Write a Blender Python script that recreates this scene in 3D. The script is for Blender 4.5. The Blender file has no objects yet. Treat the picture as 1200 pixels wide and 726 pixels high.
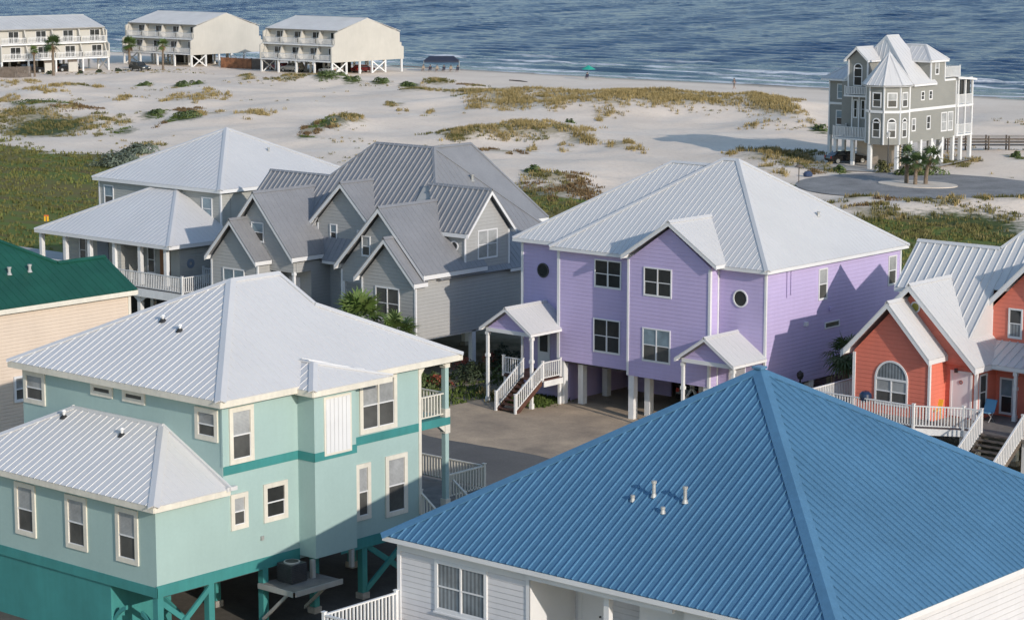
import bpy, bmesh, math, random
import numpy as np
from mathutils import Vector, Matrix, noise

random.seed(7)
sc = bpy.context.scene
R = math.radians

# ---------------------------------------------------------------- camera
cam_data = bpy.data.cameras.new("camera")
cam_data.sensor_width = 36.0
cam_data.lens = 36.0 * 2734.0 / 1200.0
cam_data.clip_start = 1.0
cam_data.clip_end = 20000.0
cam = bpy.data.objects.new("camera", cam_data)
cam.location = (0, 0, 25.0)
cam.rotation_euler = (R(90 - 9.2265), 0, R(41.0904))
sc.collection.objects.link(cam)
sc.camera = cam

# ---------------------------------------------------------------- sky, sun, exposure
SUN = Vector((1.0, -0.27, 0.36)).normalized()
world = bpy.data.worlds.new("World")
sc.world = world
world.use_nodes = True
wn = world.node_tree
sky = wn.nodes.new("ShaderNodeTexSky")
sky.sky_type = 'NISHITA'
sky.sun_disc = False
sky.sun_elevation = math.asin(SUN.z)
sky.sun_rotation = math.atan2(SUN.x, SUN.y)
sky.air_density = 1.0
sky.dust_density = 0.4
sky.ozone_density = 1.5
wn.nodes["Background"].inputs["Strength"].default_value = 0.15
wn.links.new(sky.outputs["Color"], wn.nodes["Background"].inputs["Color"])
sun_data = bpy.data.lights.new("sun", 'SUN')
sun_data.energy = 2.75
sun_data.angle = R(0.5)
sun_data.color = (1.0, 0.91, 0.81)
sun = bpy.data.objects.new("sun", sun_data)
sun.rotation_euler = SUN.to_track_quat('Z', 'Y').to_euler()
sun.location = (60, -10, 60)
sc.collection.objects.link(sun)
sc.view_settings.view_transform = 'Standard'
sc.view_settings.look = 'None'
sc.view_settings.exposure = 0.40
sc.view_settings.gamma = 1.0
sc.view_settings.use_curve_mapping = False
sc.cycles.max_bounces = 6
sc.cycles.diffuse_bounces = 3
sc.cycles.glossy_bounces = 3

# ---------------------------------------------------------------- materials
def S(c):  # sRGB 0-255 to linear
    out = []
    for v in c:
        v /= 255.0
        out.append(v / 12.92 if v <= 0.04045 else ((v + 0.055) / 1.055) ** 2.4)
    return tuple(out)

MATS = {}
def mat(name, col, rough=0.6, metal=0.0, var=0.06, vscale=0.7, lap=None, lapstr=0.6, vgroove=None,
        fine=0.0, spec=0.5, streak=0.0, tint=None, bump=0.0, bscale=20.0):
    if name in MATS:
        return MATS[name]
    m = bpy.data.materials.new(name)
    m.use_nodes = True
    nt = m.node_tree
    N, L = nt.nodes, nt.links
    b = N["Principled BSDF"]
    b.inputs["Roughness"].default_value = rough
    b.inputs["Metallic"].default_value = metal
    b.inputs["Specular IOR Level"].default_value = spec
    geo = N.new("ShaderNodeNewGeometry")
    nz = N.new("ShaderNodeTexNoise")
    nz.inputs["Scale"].default_value = vscale
    nz.inputs["Detail"].default_value = 6
    nz.inputs["Roughness"].default_value = 0.65
    L.new(geo.outputs["Position"], nz.inputs["Vector"])
    mr = N.new("ShaderNodeMapRange")
    mr.inputs["From Min"].default_value = 0.3
    mr.inputs["From Max"].default_value = 0.7
    L.new(nz.outputs["Fac"], mr.inputs["Value"])
    mix = N.new("ShaderNodeMix"); mix.data_type = 'RGBA'
    c2 = tint if tint else tuple(c * (1 - 2.2 * var) for c in col)
    mix.inputs[6].default_value = (*c2, 1)
    mix.inputs[7].default_value = (*[min(1, c * (1 + var)) for c in col], 1)
    L.new(mr.outputs["Result"], mix.inputs[0])
    colout = mix.outputs[2]
    if streak:  # vertical rain streaks
        mp = N.new("ShaderNodeMapping"); mp.inputs["Scale"].default_value = (3.0, 3.0, 0.25)
        L.new(geo.outputs["Position"], mp.inputs["Vector"])
        n2 = N.new("ShaderNodeTexNoise"); n2.inputs["Scale"].default_value = 1.6; n2.inputs["Detail"].default_value = 5
        L.new(mp.outputs["Vector"], n2.inputs["Vector"])
        m2 = N.new("ShaderNodeMapRange"); m2.inputs["From Min"].default_value = 0.35; m2.inputs["From Max"].default_value = 0.75
        m2.inputs["To Min"].default_value = 1.0; m2.inputs["To Max"].default_value = 1.0 - streak
        L.new(n2.outputs["Fac"], m2.inputs["Value"])
        mm = N.new("ShaderNodeMix"); mm.data_type = 'RGBA'; mm.blend_type = 'MULTIPLY'; mm.inputs[0].default_value = 1
        L.new(colout, mm.inputs[6]); L.new(m2.outputs["Result"], mm.inputs[7])
        colout = mm.outputs[2]
    if fine:
        n3 = N.new("ShaderNodeTexNoise"); n3.inputs["Scale"].default_value = 9; n3.inputs["Detail"].default_value = 8
        L.new(geo.outputs["Position"], n3.inputs["Vector"])
        m3 = N.new("ShaderNodeMapRange"); m3.inputs["From Min"].default_value = 0.3; m3.inputs["From Max"].default_value = 0.7
        m3.inputs["To Min"].default_value = 1.0 - fine; m3.inputs["To Max"].default_value = 1.0 + fine
        L.new(n3.outputs["Fac"], m3.inputs["Value"])
        mm = N.new("ShaderNodeMix"); mm.data_type = 'RGBA'; mm.blend_type = 'MULTIPLY'; mm.inputs[0].default_value = 1
        L.new(colout, mm.inputs[6]); L.new(m3.outputs["Result"], mm.inputs[7])
        colout = mm.outputs[2]
    L.new(colout, b.inputs["Base Color"])
    height = None
    if lap:
        sep = N.new("ShaderNodeSeparateXYZ"); L.new(geo.outputs["Position"], sep.inputs[0])
        d = N.new("ShaderNodeMath"); d.operation = 'DIVIDE'; d.inputs[1].default_value = lap
        L.new(sep.outputs["Z"], d.inputs[0])
        f = N.new("ShaderNodeMath"); f.operation = 'FRACT'; L.new(d.outputs[0], f.inputs[0])
        # boards lean out towards their lower edge, then step back sharply
        cr = N.new("ShaderNodeValToRGB")
        cr.color_ramp.elements[0].position = 0.0; cr.color_ramp.elements[0].color = (0, 0, 0, 1)
        cr.color_ramp.elements[1].position = 1.0; cr.color_ramp.elements[1].color = (0.1, 0.1, 0.1, 1)
        e = cr.color_ramp.elements.new(0.14); e.color = (1, 1, 1, 1)
        L.new(f.outputs[0], cr.inputs[0])
        bp = N.new("ShaderNodeBump"); bp.inputs["Strength"].default_value = lapstr; bp.inputs["Distance"].default_value = 0.02
        L.new(cr.outputs["Color"], bp.inputs["Height"])
        L.new(bp.outputs["Normal"], b.inputs["Normal"])
        height = bp
    if bump:
        n4 = N.new("ShaderNodeTexNoise"); n4.inputs["Scale"].default_value = bscale; n4.inputs["Detail"].default_value = 5
        L.new(geo.outputs["Position"], n4.inputs["Vector"])
        bp = N.new("ShaderNodeBump"); bp.inputs["Strength"].default_value = bump; bp.inputs["Distance"].default_value = 0.03
        L.new(n4.outputs["Fac"], bp.inputs["Height"])
        if height: L.new(height.outputs["Normal"], bp.inputs["Normal"])
        L.new(bp.outputs["Normal"], b.inputs["Normal"])
    MATS[name] = m
    return m

def glass(name, col, rough=0.08, slats=0.0, curtain=0.0):
    m = mat(name, col, rough, 0, var=0.2, vscale=0.9, spec=0.6)
    if slats or curtain:
        nt = m.node_tree; N, L = nt.nodes, nt.links
        b = N["Principled BSDF"]; src = b.inputs["Base Color"].links[0].from_socket
        geo = N.new("ShaderNodeNewGeometry"); sep = N.new("ShaderNodeSeparateXYZ"); L.new(geo.outputs["Position"], sep.inputs[0])
        if slats:
            d = N.new("ShaderNodeMath"); d.operation = 'DIVIDE'; d.inputs[1].default_value = 0.05; L.new(sep.outputs["Z"], d.inputs[0])
        else:
            a = N.new("ShaderNodeMath"); a.operation = 'ADD'; L.new(sep.outputs["X"], a.inputs[0]); L.new(sep.outputs["Y"], a.inputs[1])
            d = N.new("ShaderNodeMath"); d.operation = 'DIVIDE'; d.inputs[1].default_value = 0.17; L.new(a.outputs[0], d.inputs[0])
        f = N.new("ShaderNodeMath"); f.operation = 'PINGPONG'; f.inputs[1].default_value = 0.5; L.new(d.outputs[0], f.inputs[0])
        r = N.new("ShaderNodeMapRange"); r.inputs["From Max"].default_value = 0.5
        r.inputs["To Min"].default_value = 1 - (slats or curtain); r.inputs["To Max"].default_value = 1.1
        L.new(f.outputs[0], r.inputs["Value"])
        mm = N.new("ShaderNodeMix"); mm.data_type = 'RGBA'; mm.blend_type = 'MULTIPLY'; mm.inputs[0].default_value = 1
        L.new(src, mm.inputs[6]); L.new(r.outputs["Result"], mm.inputs[7]); L.new(mm.outputs[2], b.inputs["Base Color"])
    return m

# paints and metals
M_WHITE = mat("white_paint", (.70, .70, .69), .5, streak=.10, fine=.04)
M_WHITEV = mat("white_vinyl", (.67, .67, .67), .4, var=.03)
M_CREAM = mat("cream_trim", (.68, .64, .55), .5, streak=.10, fine=.03)
M_ROOFW = mat("white_metal_roof", (.64, .63, .62), .45, .1, var=.02, vscale=.3, fine=.015, streak=.03)
M_ROOFW2 = mat("pale_metal_roof", (.60, .593, .585), .45, .1, var=.025, vscale=.3, fine=.015)
M_ROOFG = mat("charcoal_metal_roof", (.27, .272, .282), .45, .25, var=.05, vscale=.6, fine=.05)
M_ROOFB = mat("blue_metal_roof", (.085, .205, .335), .4, .1, var=.05, vscale=.35, fine=.05, streak=.10)
M_ROOFGR = mat("green_metal_roof", (.012, .085, .055), .45, .1, var=.12, vscale=.6, fine=.05)
M_ROOFC = mat("condo_roof", (.56, .555, .54), .7, var=.05, vscale=.4, fine=.05)
M_TEAL = mat("pale_teal_board", (.325, .445, .42), .65, var=.03, vscale=.4, streak=.025, fine=.02)
M_TEALD = mat("deep_teal_paint", (.045, .235, .225), .6, var=.08, vscale=.6, streak=.1)
M_PURPLE = mat("lilac_siding", (.46, .385, .605), .6, var=.03, vscale=.5, lap=.20, lapstr=.42, streak=.04)
M_PURPLE_IN = mat("lilac_porch_gable", (.46, .38, .60), .6, var=.04, lap=.2, lapstr=.7)
M_GREY = mat("grey_siding", (.36, .36, .35), .6, var=.03, vscale=.5, lap=.20, lapstr=.5, streak=.05)
M_GREYW = mat("warm_grey_siding", (.36, .36, .335), .6, var=.05, vscale=.5, lap=.18, lapstr=.6, streak=.06)
M_BEACH = mat("olive_grey_siding", (.235, .235, .215), .65, var=.05, vscale=.4, lap=.18, lapstr=.4)
M_ORANGE = mat("coral_siding", (.67, .18, .12), .6, var=.04, vscale=.6, lap=.20, lapstr=.55, streak=.06)
M_BEIGE = mat("beige_siding", (.62, .51, .41), .6, var=.03, vscale=.5, lap=.16, lapstr=.5, streak=.04)
M_WSIDE = mat("white_siding", (.62, .61, .62), .55, var=.03, vscale=.6, lap=.19, lapstr=.65, streak=.05)
M_CONDO = mat("cream_stucco", (.47, .45, .405), .8, var=.04, vscale=.3, streak=.05)
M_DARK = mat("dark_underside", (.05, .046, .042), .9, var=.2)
M_WOODD = mat("weathered_wood", (.13, .105, .085), .85, var=.2, vscale=2.0, fine=.15)
M_WOODR = mat("red_brown_wood", (.10, .042, .028), .7, var=.2, vscale=3)
M_GREYWOOD = mat("grey_deck_boards", (.20, .185, .165), .8, var=.15, vscale=2)
M_FENCEW = mat("stained_fence_wood", (.30, .13, .06), .8, var=.25, vscale=1.5)
M_CONC = mat("pile_concrete", (.30, .285, .26), .9, var=.12, vscale=2, fine=.1)
M_PIPE = mat("galvanised_pipe", (.42, .42, .40), .5, .3, var=.1)
M_RUBBER = mat("black_rubber", (.02, .02, .02), .6)
M_DOORW = mat("white_door", (.66, .64, .66), .4, var=.02)
M_DOORB = mat("brown_door", (.28, .11, .04), .5)
M_DOORBL = mat("slate_blue_door", (.16, .2, .26), .5)
M_AC = mat("dark_grey_metal", (.06, .062, .066), .5, .3, var=.15, vscale=5)
G_DARK = glass("dark_glass", (.035, .037, .036), .06)
G_GREY = glass("screened_glass", (.085, .085, .08), .25)
G_BLIND = glass("blinds_behind_glass", (.36, .37, .37), .18, slats=.18)
G_CURT = glass("curtain_behind_glass", (.25, .28, .30), .15, curtain=.55)
G_BLUE = glass("painted_sky_glass", (.22, .29, .33), .12, slats=.1)  # pale blue pane colour stands in for reflected sky

# ---------------------------------------------------------------- mesh builder
class MB:
    def __init__(s):
        s.v = []; s.f = []; s.sm = False
    def poly(s, pts):
        i = len(s.v); s.v += [tuple(p) for p in pts]; s.f.append(tuple(range(i, i + len(pts)))); return s
    def hexa(s, p):  # 8 points: bottom 4 ccw, top 4 ccw
        i = len(s.v); s.v += [tuple(q) for q in p]
        for q in ((3, 2, 1, 0), (4, 5, 6, 7), (0, 1, 5, 4), (1, 2, 6, 5), (2, 3, 7, 6), (3, 0, 4, 7)):
            s.f.append(tuple(i + k for k in q))
        return s
    def box(s, x0, x1, y0, y1, z0, z1):
        x0, x1 = min(x0, x1), max(x0, x1); y0, y1 = min(y0, y1), max(y0, y1); z0, z1 = min(z0, z1), max(z0, z1)
        return s.hexa([(x0, y0, z0), (x1, y0, z0), (x1, y1, z0), (x0, y1, z0), (x0, y0, z1), (x1, y0, z1), (x1, y1, z1), (x0, y1, z1)])
    def extrude(s, pts, vec):
        n = len(pts); i = len(s.v); vec = Vector(vec)
        a = [Vector(p) for p in pts]; b = [p + vec for p in a]
        s.v += [tuple(p) for p in a + b]
        s.f.append(tuple(i + k for k in range(n))); s.f.append(tuple(i + n + k for k in reversed(range(n))))
        for k in range(n):
            l = (k + 1) % n
            s.f.append((i + l, i + k, i + n + k, i + n + l))
        return s
    def beam(s, p, q, w, h, side=0.0):
        """bar from p to q, its top edge on the line, w wide, h deep; side shifts it sideways"""
        p = Vector(p); q = Vector(q); d = (q - p)
        sd = Vector((-d.y, d.x, 0))
        if sd.length < 1e-6: sd = Vector((1, 0, 0))
        sd.normalize(); off = sd * side; a = sd * (w / 2)
        dn = Vector((0, 0, -h)) if abs(d.normalized().z) < .99 else Vector((0, h, 0))
        P = [p - a + off + dn, q - a + off + dn, q + a + off + dn, p + a + off + dn, p - a + off, q - a + off, q + a + off, p + a + off]
        return s.hexa(P)
    def tube(s, p, q, r, n=8, r2=None, caps=True):
        p = Vector(p); q = Vector(q); r2 = r if r2 is None else r2
        d = (q - p).normalized(); u = d.orthogonal().normalized(); w = d.cross(u)
        i = len(s.v)
        for c, rr in ((p, r), (q, r2)):
            for k in range(n):
                a = 2 * math.pi * k / n
                s.v.append(tuple(c + u * (math.cos(a) * rr) + w * (math.sin(a) * rr)))
        for k in range(n):
            l = (k + 1) % n; s.f.append((i + k, i + l, i + n + l, i + n + k))
        if caps:
            s.f.append(tuple(i + k for k in reversed(range(n)))); s.f.append(tuple(i + n + k for k in range(n)))
        return s
    def fbox(s, face, c, u0, u1, z0, z1, d0, d1):
        if face == '-Y': return s.box(u0, u1, c - d1, c - d0, z0, z1)
        if face == '+X': return s.box(c + d0, c + d1, u0, u1, z0, z1)
        if face == '+Y': return s.box(u0, u1, c + d0, c + d1, z0, z1)
        return s.box(c - d1, c - d0, u0, u1, z0, z1)
    def mesh(s, name, org, smooth=False, fix=True):
        me = bpy.data.meshes.new(name)
        ox, oy, oz = org
        me.from_pydata([(x - ox, y - oy, z - oz) for x, y, z in s.v], [], s.f)
        if fix:
            bm = bmesh.new(); bm.from_mesh(me); bmesh.ops.recalc_face_normals(bm, faces=bm.faces); bm.to_mesh(me); bm.free()
        if smooth:
            for p in me.polygons: p.use_smooth = True
        return me

def fpt(face, c, u, z, d):
    return {'-Y': (u, c - d, z), '+X': (c + d, u, z), '+Y': (u, c + d, z), '-X': (c - d, u, z)}[face]

class Thing:
    def __init__(s, name, label, cat, loc, group=None):
        s.e = bpy.data.objects.new(name, None); s.e.empty_display_size = .5
        sc.collection.objects.link(s.e)
        s.o = tuple(loc); s.e.location = loc
        s.e['label'] = label; s.e['category'] = cat
        if group: s.e['group'] = group
    def part(s, name, mb, m, parent=None, label=None, smooth=False, fix=True):
        me = mb.mesh(name, s.o, smooth, fix)
        for mm in (m if isinstance(m, (list, tuple)) else [m]): me.materials.append(mm)
        o = bpy.data.objects.new(name, me); sc.collection.objects.link(o)
        o.parent = parent or s.e
        if label: o['label'] = label
        return o

    def split(s, name, mb, m, parent=None, **k):
        """one object for each loose piece"""
        par = list(range(len(mb.v)))
        def find(a):
            while par[a] != a: par[a] = par[par[a]]; a = par[a]
            return a
        for f in mb.f:
            for q in f[1:]: par[find(f[0])] = find(q)
        groups = {}
        for f in mb.f: groups.setdefault(find(f[0]), []).append(f)
        out = []
        for fs in groups.values():
            n = MB(); idx = {}
            for f in fs:
                for q in f:
                    if q not in idx: idx[q] = len(n.v); n.v.append(mb.v[q])
                n.f.append(tuple(idx[q] for q in f))
            out.append(s.part(name, n, m, parent, **k))
        return out

POSTS = set()
def single(name, mb, m, label, cat, loc=(0, 0, 0), group=None, smooth=False, kind=None):
    me = mb.mesh(name, loc, smooth); me.materials.append(m)
    o = bpy.data.objects.new(name, me); sc.collection.objects.link(o); o.location = loc
    if kind: o['kind'] = kind
    if label: o['label'] = label
    if cat: o['category'] = cat
    if group: o['group'] = group
    return o

def copy_thing(e, loc, rz, label, scale=1.0, group=None):
    def cp(o, par):
        c = o.copy(); sc.collection.objects.link(c); c.parent = par
        for ch in o.children: cp(ch, c)
        return c
    c = e.copy(); sc.collection.objects.link(c)
    for ch in e.children: cp(ch, c)
    c.location = loc; c.rotation_euler = (0, 0, rz); c.scale = (scale,) * 3
    c['label'] = label
    if group: c['group'] = group
    return c

# ---------------------------------------------------------------- building parts
def V(*a): return Vector(a)
def pnormal(pts):
    p = [Vector(q) for q in pts]; n = Vector((0, 0, 0))
    for i in range(len(p)):
        a, b = p[i], p[(i + 1) % len(p)]
        n += a.cross(b)
    n.normalize()
    return n if n.z >= 0 else -n

def roof_plane(mb, pts, sp=.4, rw=.05, rh=.035, thick=.06, phase=.5, soft=None):
    """one metal slope with standing seams running down it"""
    P = [Vector(p) for p in pts]; n = pnormal(P)
    if soft and n.x > .25: rh, rw = soft   # shallow ribs on sun-facing slopes, so the smooth lit look is in the shape
    mb.extrude([p - n * thick for p in P], n * thick)
    g = Vector((0, 0, -1)); g = (g - n * g.dot(n)).normalized(); h = n.cross(g).normalized()
    o = P[0]; us = [(p - o).dot(h) for p in P]; vs = [(p - o).dot(g) for p in P]
    lo, hi = min(us), max(us); k = math.ceil(lo / sp - phase) ; u = (k + phase) * sp
    while u < hi:
        hits = []
        for i in range(len(P)):
            a, b = us[i], us[(i + 1) % len(P)]
            if (a <= u < b) or (b <= u < a):
                t = (u - a) / (b - a); hits.append(vs[i] + t * (vs[(i + 1) % len(P)] - vs[i]))
        hits.sort()
        for j in range(0, len(hits) - 1, 2):
            v0, v1 = hits[j], hits[j + 1]
            if v1 - v0 < .05: continue
            a = o + h * u + g * v0 - n * .01; b = o + h * u + g * (v1 + .01) - n * .01
            w = h * (rw / 2); w2 = h * (rw / 3.2); up = n * (rh + .01)
            mb.hexa([a - w, b - w, b + w, a + w, a - w2 + up, b - w2 + up, b + w2 + up, a + w2 + up])
        u += sp
    return n

def cap(mb, p, q, n1, n2, w=.16, lift=.045):
    """ridge or hip flashing folded over two slopes"""
    p = Vector(p); q = Vector(q); d = (q - p).normalized(); ss = []
    for n in (n1, n2):
        s = d.cross(n).normalized()
        if s.z > 0 or (abs(s.z) < 1e-4): s = -s if s.z > 1e-4 else s
        ss.append((s, n))
    mid = (n1 + n2).normalized() * (lift + .02)
    for s, n in ss:
        a = [p + mid, q + mid, q + s * w + n * lift, p + s * w + n * lift]
        mb.extrude(a, -n * .03)

def rakeboard(mb, p, q, h=.22, w=.05):
    mb.beam(p, q, w, h)

class Roof:
    """collects slopes and flashing in one mesh, fascia in another, soffits in a third"""
    def __init__(s, sp=.4, capw=.16, rw=.05, rh=.035):
        s.m = MB(); s.c = MB(); s.f = MB(); s.so = MB(); s.sp = sp; s.cw = capw; s.rw = rw; s.rh = rh; s.soft = (.012, .03)
    def plane(s, pts, sp=None):
        return roof_plane(s.m, pts, sp or s.sp, s.rw, s.rh, soft=s.soft)
    def fascia(s, p, q, h=.2, out=.0):
        s.f.beam(V(*p) - V(0, 0, .03), V(*q) - V(0, 0, .03), .05, h)
    def hip(s, x0, x1, y0, y1, z, m, fas=.2, soff=True, ridge=None, dz=0):
        """hip roof, equal pitch"""
        w, l = x1 - x0, y1 - y0
        if w <= l:
            d = w / 2; A = V(x0 + d, y0 + d, z + m * d); B = V(x0 + d, y1 - d, z + m * d)
            c = [V(x0, y0, z), V(x1, y0, z), V(x1, y1, z), V(x0, y1, z)]
            nS = s.plane([c[0], c[1], A]); nE = s.plane([c[1], c[2], B, A] if l - w > 1e-3 else [c[1], c[2], A])
            nN = s.plane([c[2], c[3], B]); nW = s.plane([c[3], c[0], A, B] if l - w > 1e-3 else [c[3], c[0], A])
            if l - w > 1e-3: cap(s.c, A, B, nE, nW, s.cw)
        else:
            d = l / 2; A = V(x0 + d, y0 + d, z + m * d); B = V(x1 - d, y0 + d, z + m * d)
            c = [V(x0, y0, z), V(x1, y0, z), V(x1, y1, z), V(x0, y1, z)]
            nS = s.plane([c[0], c[1], B, A]); nE = s.plane([c[1], c[2], B])
            nN = s.plane([c[2], c[3], A, B]); nW = s.plane([c[3], c[0], A])
            cap(s.c, A, B, nS, nN, s.cw)
        if w <= l: cap(s.c, c[0], A, nS, nW, s.cw); cap(s.c, c[1], A, nS, nE, s.cw); cap(s.c, c[2], B, nE, nN, s.cw); cap(s.c, c[3], B, nN, nW, s.cw)
        else: cap(s.c, c[0], A, nS, nW, s.cw); cap(s.c, c[1], B, nS, nE, s.cw); cap(s.c, c[2], B, nE, nN, s.cw); cap(s.c, c[3], A, nN, nW, s.cw)
        if fas:
            i = .03
            q = [V(x0 + i, y0 + i, z), V(x1 - i, y0 + i, z), V(x1 - i, y1 - i, z), V(x0 + i, y1 - i, z)]
            for k in range(4): s.fascia(q[k], q[(k + 1) % 4], fas)
        if soff: s.so.box(x0 + .06, x1 - .06, y0 + .06, y1 - .06, z - fas + .0, z - fas + .03)
        return A, B
    def gable_y(s, x0, x1, yf, yb, z, m, fas=.2, both=False, eave_back=None):
        """ridge along Y, gable facing -Y at yf"""
        xc = (x0 + x1) / 2; zr = z + m * (xc - x0); eb = yb if eave_back is None else eave_back
        n1 = s.plane([V(x0, yf, z), V(xc, yf, zr), V(xc, yb, zr), V(x0, eb, z)])
        n2 = s.plane([V(x1, yf, z), V(x1, eb, z), V(xc, yb, zr), V(xc, yf, zr)])
        cap(s.c, V(xc, yf, zr), V(xc, yb, zr), n1, n2, s.cw)
        for x in (x0, x1):
            s.f.beam(V(x, yf + .03, z - .03), V(xc, yf + .03, zr - .03), .05, fas)
            s.fascia(V(x + (.03 if x == x0 else -.03), yf + .06, z), V(x + (.03 if x == x0 else -.03), eb, z), fas * .8)
            if both: s.f.beam(V(x, yb - .03, z - .03), V(xc, yb - .03, zr - .03), .05, fas)
        return xc, zr
    def gable_x(s, y0, y1, xf, xb, z, m, fas=.2, both=False, eave0=None, eave1=None):
        """ridge along X, gable facing +X at xf (xb behind)"""
        yc = (y0 + y1) / 2; zr = z + m * (yc - y0); e0 = xb if eave0 is None else eave0; e1 = xb if eave1 is None else eave1
        n1 = s.plane([V(xf, y0, z), V(xf, yc, zr), V(xb, yc, zr), V(e0, y0, z)])
        n2 = s.plane([V(xf, y1, z), V(e1, y1, z), V(xb, yc, zr), V(xf, yc, zr)])
        cap(s.c, V(xf, yc, zr), V(xb, yc, zr), n1, n2, s.cw)
        sg = -1 if xf > xb else 1
        for y, e in ((y0, e0), (y1, e1)):
            s.f.beam(V(xf + sg * .03, y, z - .03), V(xf + sg * .03, yc, zr - .03), .05, fas)
            s.fascia(V(xf + sg * .06, y, z), V(e, y, z), fas * .8)
            if both: s.f.beam(V(xb - sg * .03, y, z - .03), V(xb - sg * .03, yc, zr - .03), .05, fas)
        return yc, zr
    def build(s, th, m, mf, ms=None):
        r = th.part('roof', s.m, m)
        if s.c.v: th.part('ridge_cap', s.c, m, parent=r)
        if s.f.v: th.split('fascia', s.f, mf, parent=r)
        if s.so.v: th.part('soffit', s.so, ms or mf, parent=r)
        return r

def gable_wall(mb, face, c, u0, u1, z0, zr, t=.12):
    uc = (u0 + u1) / 2
    pts = [fpt(face, c, u0, z0, 0), fpt(face, c, u1, z0, 0), fpt(face, c, uc, zr, 0)]
    vec = {'-Y': (0, t, 0), '+X': (-t, 0, 0), '+Y': (0, -t, 0), '-X': (t, 0, 0)}[face]
    mb.extrude(pts, vec)

def window(th, face, c, u0, u1, z0, z1, kind='dh', tm=None, tw=.09, up=None, lo=None, dep=.05, sill=False, split=.5, name='window', label=None):
    tm = tm or M_WHITEV; up = up or G_BLIND; lo = lo or G_GREY
    fr = MB(); a, b, zz0, zz1 = u0 + tw, u1 - tw, z0 + tw, z1 - tw
    fr.fbox(face, c, u0, u1, zz1, z1, 0, dep); fr.fbox(face, c, u0, u1, z0, zz0, 0, dep)
    fr.fbox(face, c, u0, a, zz0, zz1, 0, dep); fr.fbox(face, c, b, u1, zz0, zz1, 0, dep)
    cols = [(a, b)]
    if kind == 'double':
        m = (a + b) / 2; cols = [(a, m - .03), (m + .03, b)]
        fr.fbox(face, c, m - .03, m + .03, zz0, zz1, 0, dep)
    if kind == 'triple':
        w = (b - a) / 3; cols = [(a + i * w + (.03 if i else 0), a + (i + 1) * w - (.03 if i < 2 else 0)) for i in range(3)]
        for i in (1, 2): fr.fbox(face, c, a + i * w - .03, a + i * w + .03, zz0, zz1, 0, dep)
    if sill: fr.fbox(face, c, u0 - .04, u1 + .04, z0 - .05, z0 + .002, 0, dep + .04)
    w = th.part(name, fr, tm, label=label)
    zm = zz0 + (zz1 - zz0) * split
    for (p, q) in cols:
        if kind == 'fixed':
            th.part('pane', MB().fbox(face, c, p, q, zz0, zz1, .004, .014), lo, parent=w); continue
        sa = MB(); r = .022
        sa.fbox(face, c, p, q, zm - r, zm + r, .014, dep * .8)
        sa.fbox(face, c, p, p + .02, zz0, zm - r, .014, .035); sa.fbox(face, c, q - .02, q, zz0, zm - r, .014, .035)
        sa.fbox(face, c, p + .02, q - .02, zz0, zz0 + .03, .014, .035)
        th.part('sash', sa, M_WHITEV, parent=w)
        th.part('pane', MB().fbox(face, c, p, q, zm, zz1, .004, .014), up, parent=w)
        th.part('pane', MB().fbox(face, c, p, q, zz0, zm, .004, .010), lo, parent=w)
    return w

def ring(mb, face, c, uc, zc, r0, r1, dep, a0=0, a1=360, n=28, d0=0):
    for i in range(n):
        t0 = R(a0 + (a1 - a0) * i / n); t1 = R(a0 + (a1 - a0) * (i + 1) / n)
        q = [(r0, t0), (r1, t0), (r1, t1), (r0, t1)]
        lo = [fpt(face, c, uc + r * math.cos(t), zc + r * math.sin(t), d0) for r, t in q]
        hi = [fpt(face, c, uc + r * math.cos(t), zc + r * math.sin(t), dep) for r, t in q]
        mb.hexa(lo + hi)

def disc(mb, face, c, uc, zc, r, d0, d1, a0=0, a1=360, n=28):
    pts = [fpt(face, c, uc + r * math.cos(R(a0 + (a1 - a0) * i / n)), zc + r * math.sin(R(a0 + (a1 - a0) * i / n)), d0) for i in range(n if a1 - a0 == 360 else n + 1)]
    dv = Vector(fpt(face, c, 0, 0, d1)) - Vector(fpt(face, c, 0, 0, d0))
    mb.extrude(pts, dv)

def round_window(th, face, c, uc, zc, r, tm=None, g=None):
    fr = MB(); ring(fr, face, c, uc, zc, r - .07, r, .05)
    w = th.part('round_window', fr, tm or M_WHITEV)
    d = MB(); disc(d, face, c, uc, zc, r - .05, .004, .012); th.part('pane', d, g or G_DARK, parent=w)
    return w

def arch_window(th, face, c, u0, u1, z0, zs, tm=None, tw=.09, up=None, lo=None, top=None, mull=True):
    """rectangular light with a half-round head springing at zs"""
    tm = tm or M_WHITEV; uc = (u0 + u1) / 2; r = (u1 - u0) / 2; fr = MB()
    ring(fr, face, c, uc, zs, r - tw, r, .05, 0, 180, 20)
    fr.fbox(face, c, u0, u0 + tw, z0, zs, 0, .05); fr.fbox(face, c, u1 - tw, u1, z0, zs, 0, .05)
    fr.fbox(face, c, u0, u1, z0 - tw, z0, 0, .05); fr.fbox(face, c, u0 + tw, u1 - tw, zs - .05, zs + .05, .0, .055)
    if mull: fr.fbox(face, c, uc - .035, uc + .035, z0, zs - .05, 0, .05)
    w = th.part('arched_window', fr, tm)
    d = MB(); disc(d, face, c, uc, zs, r - tw + .02, .004, .012, 0, 180, 20); th.part('pane', d, top or G_CURT, parent=w)
    zm = (z0 + zs) / 2
    sa = MB().fbox(face, c, u0 + tw, u1 - tw, zm - .03, zm + .03, .014, .04); th.part('sash', sa, M_WHITEV, parent=w)
    th.part('pane', MB().fbox(face, c, u0 + tw, u1 - tw, zm, zs, .004, .012), up or G_BLIND, parent=w)
    th.part('pane', MB().fbox(face, c, u0 + tw, u1 - tw, z0, zm, .004, .010), lo or G_GREY, parent=w)
    return w

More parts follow.
